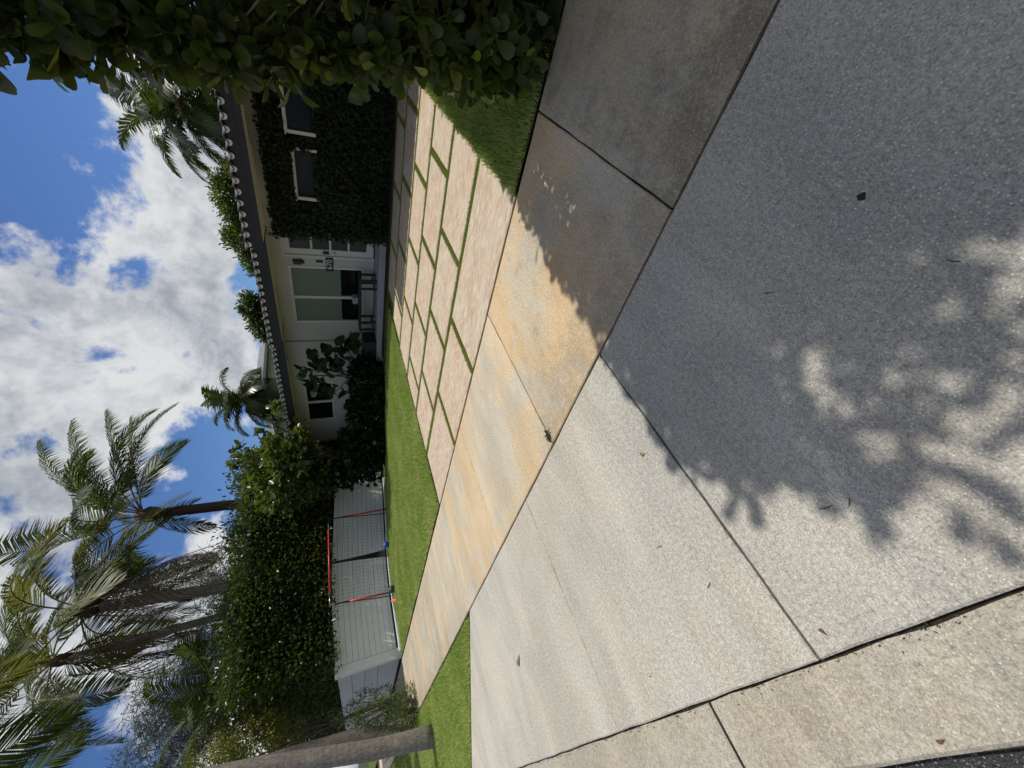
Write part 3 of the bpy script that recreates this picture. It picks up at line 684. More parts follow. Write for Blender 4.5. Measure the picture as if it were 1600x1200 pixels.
# ------------------------------------------------------------------ white board wall, its return, kerb
YW = 15.45
gw = tag(empty('garden_wall'), 'white board wall along the left side of the lawn', 'wall')
bh = 0.17
def wz(X): return dip(X, 15.2)
core = MB()
xs = np.linspace(3.35, 11.2, 12)
for i in range(11):
    a, b_ = xs[i], xs[i + 1]
    core.add([(a, YW + .03, wz(a) - .25), (b_, YW + .03, wz(b_) - .25), (b_, YW + .2, wz(b_) - .25), (a, YW + .2, wz(a) - .25), (a, YW + .03, wz(a) + 1.85), (b_, YW + .03, wz(b_) + 1.85), (b_, YW + .2, wz(b_) + 1.85), (a, YW + .2, wz(a) + 1.85)],
             [(0, 3, 2, 1), (4, 5, 6, 7), (0, 1, 5, 4), (1, 2, 6, 5), (2, 3, 7, 6), (3, 0, 4, 7)])
core.build('backing', M['fascia'], gw)
for r in range(11):
    z0 = 0.03 + bh * r; x = 3.56
    first_len = random.uniform(0.9, 2.64)
    while x < 11.19:
        x2 = min(11.2, x + (first_len if first_len else random.uniform(1.9, 3.3))); first_len = None
        if 11.2 - x2 < 0.4: x2 = 11.2
        k = max(1, int((x2 - x) / 0.7)); off = random.uniform(-.004, .004)
        b = MB(); g_ = 0.0035
        vs = []; fs = []
        for q in range(k + 1):
            X = x + 0.003 + (x2 - x - 0.006) * q / k; zz = wz(X)
            vs += [(X, YW + off, zz + z0 + g_), (X, YW + off, zz + z0 + bh - g_), (X, YW + .03, zz + z0 + bh - g_), (X, YW + .03, zz + z0 + g_)]
        for q in range(k):
            a = 4 * q
            for e in range(4): fs.append((a + e, a + (e + 1) % 4, a + 4 + (e + 1) % 4, a + 4 + e))
        fs += [(0, 1, 2, 3), (4 * k, 4 * k + 1, 4 * k + 2, 4 * k + 3)]
        b.add(vs, fs); b.build('board', M['wall_white'], gw)
        x = x2
ft_ = MB()
for i in range(11):
    a, b_ = max(xs[i], 3.56), xs[i + 1]
    ft_.add([(a, YW - .012, wz(a) - .1), (b_, YW - .012, wz(b_) - .1), (b_, YW + .0, wz(b_) - .1), (a, YW + .0, wz(a) - .1), (a, YW - .012, wz(a) + .10), (b_, YW - .012, wz(b_) + .10), (b_, YW + .0, wz(b_) + .10), (a, YW + .0, wz(a) + .10)],
            [(0, 3, 2, 1), (4, 5, 6, 7), (0, 1, 5, 4), (2, 3, 7, 6)])
ft_.build('foot_strip', M['fascia'], gw)
MB().box(3.28, 3.55, YW - 0.02, YW + 0.24, -0.1, 1.92).build('corner_post', M['wall_white'], gw)
MB().box(11.2, 11.32, YW - 0.03, YW + 0.2, -0.6, 1.55).build('end_trim', M['trim'], gw)
for k in range(4):
    MB().box(10.1, 10.35, YW - 0.012, YW - 0.003, wz(10.2) + 1.15 + k * .17, wz(10.2) + 1.17 + k * .17).build('vent_slot', M['trim'], gw)
rt = tag(empty('street_wall'), 'grey panelled wall running along the sidewalk from the white wall corner', 'wall')
MB().box(3.345, 3.5, YW + 0.25, 33, -0.1, 1.86).build('backing', M['black'], rt)
zr = [0.02, 0.66, 1.06, 1.46, 1.86]
yr = [YW + 0.25, 18.4, 21.2, 24.2, 28, 33]
for r in range(4):
    segs = yr if r >= 2 else [yr[0], 24.2, 33]
    for k in range(len(segs) - 1):
        MB().bbox(3.31 + random.uniform(-.004, .004), 3.345, segs[k] + .008, segs[k + 1] - .008, zr[r] + .008, zr[r + 1] - .008, 0.003).build('panel', M['gate'], rt)
for y in yr[1:4]:
    MB().tube([(3.30, y + .03, 1.09), (3.24, y + .03, 1.18), (3.23, y + .03, 1.26), (3.24, y + .03, 1.34), (3.30, y + .03, 1.43)], 0.022, 6).build('handle', M['gate'], rt)
kb = MB(); kx = np.linspace(3.35, 9.6, 16)
for i in range(15):
    a, b_ = kx[i], kx[i + 1]; za, zb = dip(a, 14.95), dip(b_, 14.95)
    kb.add([(a, 14.93, za - .1), (b_, 14.93, zb - .1), (b_, 15.10, zb - .1), (a, 15.10, za - .1), (a, 14.94, za + .07), (b_, 14.94, zb + .07), (b_, 15.09, zb + .07), (a, 15.09, za + .07)],
           [(0, 3, 2, 1), (4, 5, 6, 7), (0, 1, 5, 4), (1, 2, 6, 5), (2, 3, 7, 6), (3, 0, 4, 7)])
tag(kb.build('lawn_kerb', M['kerb']), kind='structure')
lawn_base('wall_bed', 3.3, 11.2, 15.1, 15.46, 12, 2, -0.02)

# ------------------------------------------------------------------ soccer goal and toys
sg = tag(empty('soccer_goal'), 'red and black folding soccer goal with net before the white wall', 'soccer goal')
YG = 14.6; xa, xb = 4.98, 7.98; za, zb = dip(xa, YG), dip(xb, YG)
top_a, top_b = Vector((xa + .1, YG, za + 1.93)), Vector((xb, YG, zb + 2.02))
for (xg, zg, tp) in ((xa, za, top_a), (xb, zb, top_b)):
    bt = Vector((xg, YG, zg + 0.02)); dv = tp - bt
    MB().tube([bt, bt + dv * .14], 0.024, 8).build('foot', M['black'], sg, True)
    MB().tube([bt + dv * .14, bt + dv * .70], 0.027, 8).build('post', M['red'], sg, True)
    MB().tube([bt + dv * .70, bt + dv * .99], 0.024, 8).build('post_joint', M['black'], sg, True)
    MB().tube([tp - dv * .15, Vector((xg, YG + .32, dip(xg, 14.9) + .08))], 0.016, 6).build('stay', M['black'], sg, True)
    MB().tube([bt, Vector((xg, YG + .32, zg + .04))], 0.018, 6).build('ground_bar', M['black'], sg, True)
v = top_b - top_a
MB().tube([top_a - v * .02, top_a + v * .12], 0.017, 8).build('crossbar_end', M['steel'], sg, True)
MB().tube([top_a + v * .12, top_a + v * .86], 0.026, 8).build('crossbar', M['red'], sg, True)
MB().tube([top_a + v * .86, top_a + v * 1.02], 0.017, 8).build('crossbar_end', M['steel'], sg, True)
nv = []; nf = []
def strand(p, q, wd):
    p = Vector(p); q = Vector(q); t = (q - p).normalized(); s = t.cross(Vector((0, 1, 0))).normalized() * wd
    o = len(nv); nv.extend([p - s, p + s, q + s, q - s]); nf.append((o, o + 1, o + 2, o + 3))
def gpt(u, t):
    X = xa + (xb - xa) * u; zt = za + 1.9 + (zb + 1.99 - za - 1.9) * u; zo = za + (zb - za) * u + .03
    return Vector((X, YG + 0.30 * (1 - t) ** 1.3 + 0.02, zo + (zt - zo) * t))
for k in range(27):
    for j in range(5): strand(gpt(k / 26, j / 5), gpt(k / 26, (j + 1) / 5), 0.0022)
for k in range(17):
    for j in range(6): strand(gpt(j / 6, k / 17), gpt((j + 1) / 6, k / 17), 0.0022)
tag(MB().add(nv, nf).build('net', M['net'], sg), kind='stuff')
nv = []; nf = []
for k in range(30):                                   # dark strands added to draw a shadow band on the wall
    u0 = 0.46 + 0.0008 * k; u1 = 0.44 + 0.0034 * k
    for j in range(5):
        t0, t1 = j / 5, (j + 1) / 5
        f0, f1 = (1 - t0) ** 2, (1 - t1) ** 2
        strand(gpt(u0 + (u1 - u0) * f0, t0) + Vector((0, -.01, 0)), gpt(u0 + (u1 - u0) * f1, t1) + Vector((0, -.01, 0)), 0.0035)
tag(MB().add(nv, nf).build('shadow_strands', M['net'], sg), kind='stuff')
def sphere(name, c, r, mt, label, cat, squash=1.0):
    bm = bmesh.new(); bmesh.ops.create_uvsphere(bm, u_segments=20, v_segments=12, radius=r)
    for v_ in bm.verts: v_.co.z *= squash
    me = bpy.data.meshes.new(name); bm.to_mesh(me); bm.free(); me.materials.append(mt)
    for p in me.polygons: p.use_smooth = True
    o = bpy.data.objects.new(name, me); o.location = c; link(o); tag(o, label, cat); return o
sphere('ball', (6.45, 14.25, dip(6.45, 14.25) + 0.12), 0.115, M['blue'], 'blue ball on the lawn beside the white kerb', 'ball')
cn = MB()
cn.tube([(4.62, 14.35, 0.0), (4.62, 14.35, 0.02), (4.62, 14.35, 0.03), (4.62, 14.35, 0.17)], [0.10, 0.10, 0.06, 0.025], 14)
tag(cn.build('training_cone', M['orange'], None, True), 'small orange training cone at the near goal post', 'cone')
sphere('ball', (4.93, 14.2, 0.10), 0.115, M['green_dark'], 'dark green ball lying at the near goal post', 'ball')

# ------------------------------------------------------------------ foliage masses: hedge behind the wall, trees
def surf_leaves(boxes, n, size, mt, parent, name='foliage', jit=0.6, aspect=0.5, depth=0.35, six=False):
    """leaves through the outer shell of a lumpy hedge; boxes: (x0,x1,y0,y1,z0,z1)"""
    Ps = []; Ds = []
    for (x0, x1, y0, y1, z0, z1, k) in boxes:
        m_ = int(n * k)
        dx, dy, dz = x1 - x0, y1 - y0, z1 - z0
        areas = np.array([dy * dz, dy * dz, dx * dz, dx * dz, dx * dy * 1.2]); fidx = rng.choice(5, m_, p=areas / areas.sum())
        u = rng.uniform(0, 1, (m_, 3)); P = np.array([x0, y0, z0]) + u * np.array([dx, dy, dz]); Dn = np.zeros((m_, 3))
        inset = rng.uniform(0, 1, m_) ** 1.5 * depth
        lump = 0.16 * np.sin(P[:, 0] * 2.3 + P[:, 2] * 1.7) * np.cos(P[:, 1] * 2.1 + P[:, 2]) + 0.12 * np.sin(P[:, 0] * 5.3 + P[:, 1] * 4.1 + P[:, 2] * 4.7)
        for fi, (ax, side, v_) in enumerate(((0, 0, -1), (0, 1, 1), (1, 0, -1), (1, 1, 1), (2, 1, 1))):
            k_ = fidx == fi
            base = (x0, y0, z0)[ax] if side == 0 else (x1, y1, z1)[ax]
            extra = lump[k_] * (2.2 if ax == 2 else 1.0) + (rng.normal(0, 0.10, k_.sum()) if ax == 2 else 0)
            P[k_, ax] = base + v_ * (extra - inset[k_]); Dn[k_, ax] = v_
        Ps.append(P); Ds.append(Dn + np.array([0, 0, 0.25]))
    o = leafobj(name, np.concatenate(Ps), np.concatenate(Ds), size, mt, parent, jit=jit, aspect=aspect, six=six)
    o['kind'] = 'stuff'; return o
bh_ = tag(empty('boundary_hedge'), 'tall dark leafy hedge rising behind the white board wall', 'hedge')
surf_leaves([(3.6, 12.0, 15.12, 17.2, 1.75, 4.75, 1.0)], 26000, 0.13, M['hedge'], bh_, aspect=0.55)
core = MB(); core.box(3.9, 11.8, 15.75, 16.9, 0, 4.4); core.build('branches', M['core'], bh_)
sh_ = tag(empty('street_hedge'), 'tall dark hedge above the grey panelled wall by the sidewalk', 'hedge')
surf_leaves([(3.5, 6, 17.3, 32, 1.2, 4.7, 1.0)], 17000, 0.15, M['hedge'], sh_, aspect=0.55)
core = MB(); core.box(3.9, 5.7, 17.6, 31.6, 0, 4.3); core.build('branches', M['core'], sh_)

def tree(name, label, base, top, blobs, n, size, mt, wood='wood', trunk_r=0.12, aspect=0.5, group=None, jit=0.6, cat='tree', six=False, droop=0.0):
    """trunk with limbs to each clump and leaf clumps spread round the limb ends"""
    e = tag(empty(name), label, cat, group)
    b0 = Vector(base); tp = Vector(top); mid = b0.lerp(tp, .5) + Vector((random.uniform(-.2, .2), random.uniform(-.2, .2), 0))
    tr = MB().tube([b0, b0.lerp(mid, .5), mid, tp], [trunk_r, trunk_r * .85, trunk_r * .7, trunk_r * .4], 8)
    tro = tr.build('trunk', M[wood], e, True)
    Ps = []; Ds = []
    tot = sum(b[3] * b[4] * b[5] for b in blobs)
    lm = MB()
    for (x, y, z, rx, ry, rz) in blobs:
        lm.tube([mid, mid.lerp(Vector((x, y, z)), .6) + Vector((0, 0, .1)), (x, y, z)], [trunk_r * .4, trunk_r * .25, trunk_r * .08], 5)
        k = max(30, int(n * rx * ry * rz / tot))
        nc = max(5, k // 30)
        u = norm(rng.normal(0, 1, (nc, 3))) * rng.uniform(0.35, 1.0, (nc, 1)) ** 0.6
        cc = np.array([x, y, z]) + u * np.array([rx, ry, rz])
        idx = rng.integers(0, nc, k)
        P = cc[idx] + rng.normal(0, 1, (k, 3)) * np.array([rx, ry, rz]) * 0.17
        Ps.append(P); Ds.append(norm(P - np.array([x, y, z - rz * .3])) + np.array([0, 0, -droop]))
    lm.build('limbs', M[wood], e)
    o = leafobj('crown', np.concatenate(Ps), np.concatenate(Ds), size, mt, e, jit=jit, aspect=aspect, six=six); o['kind'] = 'stuff'
    return e
tree('broadleaf_tree', 'bright green broad-leaved tree between house eave and hedge', (9.6, 12.9, -0.3), (9.4, 12.6, 3.2),
     [(9.0, 11.6, 2.9, .8, .9, .7), (9.1, 12.4, 3.3, .9, .9, .8), (9.3, 13.4, 3.2, 1.0, 1.0, 1.0), (9.4, 14.4, 3.0, .9, .9, 1.0), (9.2, 12.8, 2.4, .9, 1.2, .7), (9.6, 11.0, 3.2, .6, .6, .35), (9.3, 14.6, 2.2, .8, .8, .7), (9.5, 13.0, 4.35, .45, .5, .4), (9.6, 14.3, 4.2, .5, .4, .35), (9.2, 12.0, 4.0, .4, .4, .3)], 4200, 0.20, M['tree'], aspect=0.6, six=True)
tree('roof_tree', 'olive green shrub tree showing over the roof next to the feathery palm crown', (18.4, 7.9, 0), (18.4, 7.9, 4), [(18.3, 7.7, 4.45, .75, .8, .55), (18.1, 8.3, 4.2, .7, .6, .5), (18.5, 7.1, 4.1, .7, .8, .5)], 5200, 0.14, M['tree'], six=False)
tree('roof_tree', 'small dense green bush above the roof at the eave step', (17.7, 9.4, 0), (17.7, 9.4, 3.6), [(17.7, 9.15, 4.15, .75, .7, .6), (17.5, 9.8, 3.85, .7, .6, .5)], 3800, 0.14, M['tree'])
tree('roof_tree', 'dark green conifer-like tree above the roof over the frosted window', (16.3, 11.6, 0), (16.3, 11.6, 4), [(16.3, 11.3, 4.15, .6, .55, .4), (16.2, 11.9, 3.9, .65, .7, .45), (16.1, 12.4, 3.7, .45, .5, .4)], 4200, 0.15, M['tree_dk'])
tree('needle_tree', 'grey feathery needle tree far behind the leaning palm', (14.6, 31, 0), (14.6, 31, 8), [(14.6, 30.8, 8.2, 1.8, 1.8, 2.4), (13.2, 31.5, 7.6, 1.8, 1.8, 2.2), (16, 30, 6.8, 1.7, 1.7, 1.8), (11.8, 32, 8.5, 1.6, 1.6, 2.2)], 9000, 0.42, M['casu'], aspect=0.06, droop=0.9, trunk_r=0.2)
tree('needle_tree', 'grey feathery needle tree far left behind the small palms', (9, 33, 0), (9, 33, 10), [(9.3, 32.5, 10.8, 2.2, 2.0, 2.0), (8, 33, 9.6, 2.0, 2.0, 2.4), (6.2, 33.4, 11, 2.0, 2, 2.0), (10.6, 32.4, 9.4, 1.5, 1.5, 2.0), (4.6, 33.4, 9.5, 2.0, 2, 2.0)], 11000, 0.45, M['casu'], aspect=0.06, droop=0.9, trunk_r=0.25)
tree('yellow_shrub', 'yellow green shrub beside the grey palm trunks at the frame edge', (2.6, 17.5, -.05), (2.7, 17.3, 3.5), [(2.8, 16.9, 4.6, .7, .7, .6), (2.6, 16.8, 3.9, .7, .7, .5), (2.1, 16.9, 4.6, .8, .6, .6), (2.9, 17.3, 3.4, .6, .7, .6), (2.3, 17.2, 5.4, .6, .6, .5)], 5200, 0.085, M['yellow'], aspect=0.6, trunk_r=0.07)
# young shrubs at the street end of the wall
for i, (x, y, h, lab) in enumerate(((1.95, 14.3, 1.55, 'tallest young shrub before the grey panelled wall, nearest the palm trunks'), (1.62, 13.6, 0.78, 'middle young shrub behind the grey palm trunk base'), (1.72, 13.15, 0.42, 'small low shrub at the sidewalk edge by the palm trunk'), (2.25, 15.4, 1.9, 'feathery young shrub farthest along the grey panelled wall'))):
    shrub('young_shrub', lab, (x, y, -0.02), .32 + .05 * i, .34, h, int(600 * (h + .4)), 0.10, M['tree_dk'] if i % 2 else M['tree'], 0.22, 'young shrubs along the verge')
up_ = MB().bbox(1.6, 1.74, 15.35, 15.5, -0.05, 1.15, 0.02); tag(up_.build('marker_post', M['trim']), 'short white post half hidden among the young shrubs', 'post')

# ------------------------------------------------------------------ palms
def frond(parent, base, az, el, L, droop, mt, npair=60, leaf_l=0.75, wdt=0.03, wind=(0, 0, 0), bare=0.2, stalk=0.03, hang=0.5, stalk_m=None, spread=1.0):
    base = Vector(base); N = 16
    d = Vector((math.cos(az) * math.cos(el), math.sin(az) * math.cos(el), math.sin(el)))
    pts_ = [base.copy()]; p = base.copy(); seg = L / N; W = Vector(wind)
    for i in range(N):
        t = (i + 1) / N
        d = (d + Vector((0, 0, -1)) * droop * seg / L * (0.5 + 1.6 * t) + W * seg / L * t * 1.5).normalized()
        p = p + d * seg; pts_.append(p.copy())
    rad = [stalk * (1 - 0.88 * (i / N)) for i in range(N + 1)]
    f = MB().tube(pts_, rad, 5)
    A_ = np.array([tuple(q) for q in pts_])
    ts = np.repeat(np.linspace(bare, 0.995, npair), 2); sd = np.tile([1.0, -1.0], npair)
    ts = ts + rng.uniform(-.004, .004, len(ts)); ts = np.clip(ts, 0, 0.998)
    ii = np.minimum((ts * N).astype(int), N - 1); fr_ = (ts * N - ii)[:, None]
    Pb = A_[ii] * (1 - fr_) + A_[ii + 1] * fr_; Tg = norm(A_[ii + 1] - A_[ii])
    side = norm(np.cross(Tg, np.array([0, 0, 1.0]) + 1e-3)); nrm_ = np.cross(side, Tg)
    q = (ts - bare) / (1 - bare)
    l = (leaf_l * (0.55 + 0.9 * np.sin(np.pi * np.clip(q * .85 + .1, 0, 1)) - 0.45 * q) * rng.uniform(.85, 1.1, len(ts)))[:, None]
    D1 = norm(side * sd[:, None] * spread + Tg * (0.55 + 0.7 * q[:, None]) + nrm_ * 0.22 + np.array([0, 0, -hang * .35]) + np.array(wind) * .5 + rng.normal(0, .06, (len(ts), 3)))
    D2 = norm(D1 + np.array([0, 0, -hang]) + np.array(wind) * .7 + rng.normal(0, .08, (len(ts), 3)))
    Wd = norm(np.cross(D1, nrm_ + 1e-3)) * wdt * 0.5
    # strips: base pair, middle pair, tip
    V = np.stack([Pb - Wd * .5, Pb + Wd * .5, Pb + D1 * l * .5 + Wd, Pb + D1 * l * .5 - Wd, Pb + D1 * l * .5 + D2 * l * .5], 1).reshape(-1, 3)
    i5 = np.arange(len(ts))[:, None] * 5
    nS = len(f.v)
    Vall = np.concatenate([np.array(f.v), V]); i5 = i5 + nS
    me = nmesh('frond', Vall, [np.array([x for x in f.f if len(x) == 4]), i5 + [0, 1, 2, 3], i5 + [3, 2, 4]], stalk_m or M['petiole'])
    me.materials.append(mt)
    nq = sum(1 for x in f.f if len(x) == 4)
    mi = np.ones(len(me.polygons), np.int32); mi[:nq] = 0; me.polygons.foreach_set('material_index', mi)
    o = bpy.data.objects.new('frond', me); link(o, parent)
    return o
def palm(name, label, path, r0, r1, wood, fronds, boot=True, group=None):
    e = tag(empty(name), label, 'palm tree', group)
    pp = [Vector(p) for p in path]
    # resample for a slightly ringed trunk
    pts_ = []; rad = []; n = 40
    cum = [0]
    for i in range(len(pp) - 1): cum.append(cum[-1] + (pp[i + 1] - pp[i]).length)
    for k in range(n + 1):
        s = cum[-1] * k / n; i = max(j for j in range(len(cum)) if cum[j] <= s + 1e-9); i = min(i, len(pp) - 2)
        t = (s - cum[i]) / (cum[i + 1] - cum[i]); pts_.append(pp[i].lerp(pp[i + 1], t))
        u = k / n; rad.append((r0 + (r1 - r0) * u) * (1 + 0.025 * (k % 2)) + r0 * 0.16 * max(0, 1 - u * 14))
    MB().tube(pts_, rad, 14).build('trunk', M[wood], e, True)
    top = pts_[-1]
    if boot: MB().tube([top - Vector((0, 0, .45)), top - Vector((0, 0, .1)), top + Vector((0, 0, .35))], [r1 * 1.25, r1 * 1.7, r1 * .7], 12).build('crown_base', M['bark_dark'], e, True)
    for fr_ in fronds:
        kw = dict(fr_); a = kw.pop('az'); el = kw.pop('el'); L = kw.pop('L')
        frond(e, top + Vector((math.cos(a) * r1 * .6, math.sin(a) * r1 * .6, kw.pop('dz', .1))), a, el, L, kw.pop('droop', 1.0), kw.pop('mt', M['palm']), **kw)
    return e
def crown(n, L, els, droop, **kw):
    out = []
    for k in range(n):
        a = 2 * math.pi * (k * 0.381966) + random.uniform(-.2, .2); t = k / n
        out.append(dict(az=a, el=R(els[0] + (els[1] - els[0]) * t + random.uniform(-8, 8)), L=L * random.uniform(.85, 1.1), droop=droop * random.uniform(.8, 1.25), **kw))
    return out
WIND = (0.6, -0.6, 0.0)     # steady breeze towards the street corner
palm('coconut_palm', 'coconut palm with dark brown trunk and wind-blown crown above the hedge', [(11.2, 18.9, -.3), (11.5, 18.75, 3), (11.75, 18.6, 6), (11.85, 18.54, 8.7)], 0.26, 0.19, 'bark_dark',
     crown(11, 4.6, (82, 12), 1.5, npair=95, leaf_l=1.1, wdt=0.045, wind=WIND, bare=0.22, hang=0.95) +
     [dict(az=R(-40), el=R(20), L=4.4, droop=.2, npair=70, leaf_l=.85, wdt=.045, bare=.25, hang=.8), dict(az=R(-55), el=R(2), L=4.0, droop=.1, npair=60, leaf_l=.8, wdt=.045, bare=.2, hang=.9), dict(az=R(-45), el=R(48), L=4.6, droop=.8, npair=70, leaf_l=.85, wdt=.045, bare=.25, hang=.8),
      dict(az=R(-35), el=R(65), L=4.8, droop=1.0, npair=70, leaf_l=.9, wdt=.045, bare=.25, hang=.8), dict(az=R(200), el=R(-55), L=3.0, droop=.6, npair=50, leaf_l=.7, wdt=.045, bare=.15, hang=.7)])
palm('coconut_palm', 'coconut palm with grey leaning trunk and brown hanging fronds left of the dark palm', [(7.5, 18.6, -.3), (7.75, 18.5, 2.64), (8.0, 18.35, 5.2), (8.28, 18.2, 9.6)], 0.24, 0.18, 'bark',
     crown(12, 4.6, (70, -35), 1.9, npair=80, leaf_l=1.0, wdt=0.045, wind=WIND, bare=0.2, hang=0.8, mt=M['palm2']) +
     [dict(az=R(a_), el=R(-62), L=l_, droop=1.2, npair=42, leaf_l=.9, wdt=.038, bare=.15, hang=1.5, mt=M['dead'], stalk_m=M['dead']) for a_, l_ in ((-30, 4.6), (10, 3.8), (-70, 4.2), (200, 3.6), (250, 4.4))])
palm('coconut_palm', 'slender palm with shaggy dry trunk nearest the grey needle trees', [(7.2, 19.8, -.3), (7.5, 19.65, 3), (7.45, 19.6, 6.5), (7.36, 19.67, 10.6)], 0.17, 0.12, 'bark',
     crown(14, 4.2, (75, -20), 1.5, npair=70, leaf_l=.95, wdt=.045, wind=WIND, bare=.2, hang=.8) +
     [dict(az=R(a_), el=R(-68), L=l_, droop=1.2, npair=46, leaf_l=.7, wdt=.038, bare=.1, hang=1.6, mt=M['dead'], stalk_m=M['dead'], spread=.5) for a_, l_ in ((0, 4.8), (120, 4.2), (240, 4.5))])
palm('verge_palm', 'thick grey palm trunk standing on the verge grass', [(0.77, 11.1, -.05), (0.95, 11.1, 1.2), (1.37, 11.12, 3.19), (1.7, 11.2, 5.2), (1.95, 11.35, 9.7)], 0.175, 0.14, 'bark',
     [dict(az=R(a_), el=R(e_), L=l_, droop=d_, npair=95, leaf_l=1.0, wdt=.04, wind=(.25, -.2, 0), bare=.2, hang=.7, mt=M['palm2'] if k % 2 else M['palm']) for k, (a_, e_, l_, d_) in enumerate(
         ((60, -5, 4.6, 1.0), (40, 15, 4.8, 1.3), (80, 10, 4.6, 1.2), (100, -10, 4.4, 1.0), (130, 10, 4.5, 1.2), (-110, 15, 4.4, 1.3), (180, 15, 4.4, 1.3), (220, 20, 4.4, 1.3), (50, 40, 4.8, 1.6), (90, 55, 4.6, 1.4)))])
palm('verge_palm', 'second rougher palm trunk behind the thick grey one', [(1.25, 14.6, -.05), (1.45, 14.5, .8), (1.62, 14.41, 1.41), (1.79, 14.39, 3.56), (1.95, 14.4, 9.2)], 0.2, 0.15, 'bark',
     [dict(az=R(a_), el=R(e_), L=4.4, droop=1.2, npair=80, leaf_l=1.0, wdt=.042, wind=(.25, -.2, 0), bare=.2, hang=.75, mt=M['palm']) for a_, e_ in ((60, 25), (110, 30), (160, 20), (200, 15), (70, 50), (280, 20))])
palm('feather_palm', 'feathery palm crown above the roof at the far right', [(21.3, 5.7, -.2), (21.3, 5.7, 5.7)], 0.2, 0.14, 'bark', crown(26, 3.0, (75, -30), 1.3, npair=75, leaf_l=.75, wdt=.055, bare=.12, hang=.6, mt=M['tree_dk']))
palm('feather_palm', 'ragged palm crown above the roof near the rain chain', [(17.4, 17.9, -.2), (17.4, 17.9, 5.4)], 0.2, 0.14, 'bark', crown(22, 2.15, (85, -40), 1.5, npair=50, leaf_l=.65, wdt=.06, wind=(-.3, .2, 0), bare=.12, hang=.6, mt=M['tree_dk']))
for lab, (x, y, z) in (('small palm clump above the grey panelled wall, nearest the dry palm', (6.0, 18.9, 4.6)), ('small palm clump leaning out over the yellow shrub', (4.6, 18.4, 5.0)), ('small palm clump at the far left of the street hedge', (4.6, 21.5, 5.4))):
    palm('clump_palm', lab, [(x, y, -.2), (x, y, z)], 0.1, 0.08, 'bark', crown(12, 2.7, (85, 5), 1.3, npair=45, leaf_l=.6, wdt=.05, bare=.12, hang=.5), boot=False)

# far house behind the roof
nh = tag(empty('far_house'), 'pale green house edge with grey roof behind the trees over the eave', 'house')
MB().box(17.6, 26, 16.6, 24, -.2, 4.5).build('wall', M['nbr_wall'], nh)
rfm = MB().add([(17.2, 16.2, 4.5), (26.4, 16.2, 4.5), (26.4, 24.4, 4.5), (17.2, 24.4, 4.5), (20.5, 20.3, 5.6), (23, 20.3, 5.6), (17.2, 16.2, 4.38), (26.4, 16.2, 4.38), (26.4, 24.4, 4.38), (17.2, 24.4, 4.38)],
               [(0, 1, 5, 4), (1, 2, 5), (2, 3, 4, 5), (3, 0, 4), (6, 7, 1, 0), (7, 8, 2, 1), (8, 9, 3, 2), (9, 6, 0, 3), (9, 8, 7, 6)])
rfm.build('roof', M['nbr_roof'], nh)
for y in (17.4, 19.6, 21.8): MB().box(17.57, 17.6, y, y + 1.2, 2.6, 3.8).build('window', M['glass_dark'], nh)

# ------------------------------------------------------------------ near clusia hedge
ch = tag(empty('clusia_hedge'), 'near tall hedge of big paddle-shaped green leaves at the right', 'hedge')
ZT = 4.95
def yl_(z): return np.interp(z, [0, .3, 1, 1.6, 2.2, 2.9, 4.0, 4.6, ZT], [.13, .34, .44, .55, .57, .63, .52, .38, .15])
def xf_(z): return np.interp(z, [0, .5, 1.2, 2, 3, ZT], [3.25, 3.12, 2.92, 2.76, 2.68, 2.78])
XE, YE = 8.6, -2.2
def surf_pts(n, kind):
    z = rng.uniform(0.02, ZT, n)
    if kind == 'front':
        y = YE + (yl_(z) - YE) * rng.uniform(0, 1, n) ** 0.8; P = np.stack([xf_(z), y, z], 1); D = np.tile([-1.0, 0.15, 0.15], (n, 1))
    elif kind == 'left':
        x = xf_(z) + (XE - xf_(z)) * rng.uniform(0, 1, n) ** 1.35; t_ = np.clip((x - 4.0) / 1.3, 0, 1); P = np.stack([x, yl_(z) - .19 * t_ * t_ * (3 - 2 * t_), z], 1); D = np.tile([-0.15, 1.0, 0.15], (n, 1))
    elif kind == 'corner':
        t = rng.uniform(0, 1, n); P = np.stack([xf_(z) + .10 * t, yl_(z) - .10 * (1 - t), z], 1); D = np.stack([-(1 - t) - .2, t + .2, np.full(n, .1)], 1)
    elif kind == 'crest':
        z = rng.uniform(4.2, ZT, n); P = np.stack([rng.uniform(2.78, 3.35, n), rng.uniform(YE, .15, n), z], 1); D = np.tile([-0.5, 0.1, .6], (n, 1))
    elif kind == 'top':
        z = np.full(n, ZT) + rng.normal(0, .08, n); x = rng.uniform(2.75, XE, n); y = np.where(x > 4.2, rng.uniform(YE, .0, n), rng.uniform(YE, .36, n)); P = np.stack([x, y, z], 1); D = np.tile([0, 0.1, 1.0], (n, 1))
    else:
        x = rng.uniform(3.2, XE, n); y = rng.uniform(YE, .3, n); P = np.stack([x, y, z], 1); D = rng.normal(0, 1, (n, 3))
    lump = .05 * np.sin(P[:, 0] * 4 + P[:, 2] * 3) + .06 * np.sin(P[:, 1] * 5 + P[:, 2] * 2.4)
    P = P + norm(D) * (lump[:, None] - rng.uniform(0, 0.16, n)[:, None]); P[:, 2] = np.maximum(P[:, 2], 0.03)
    return P, norm(D)
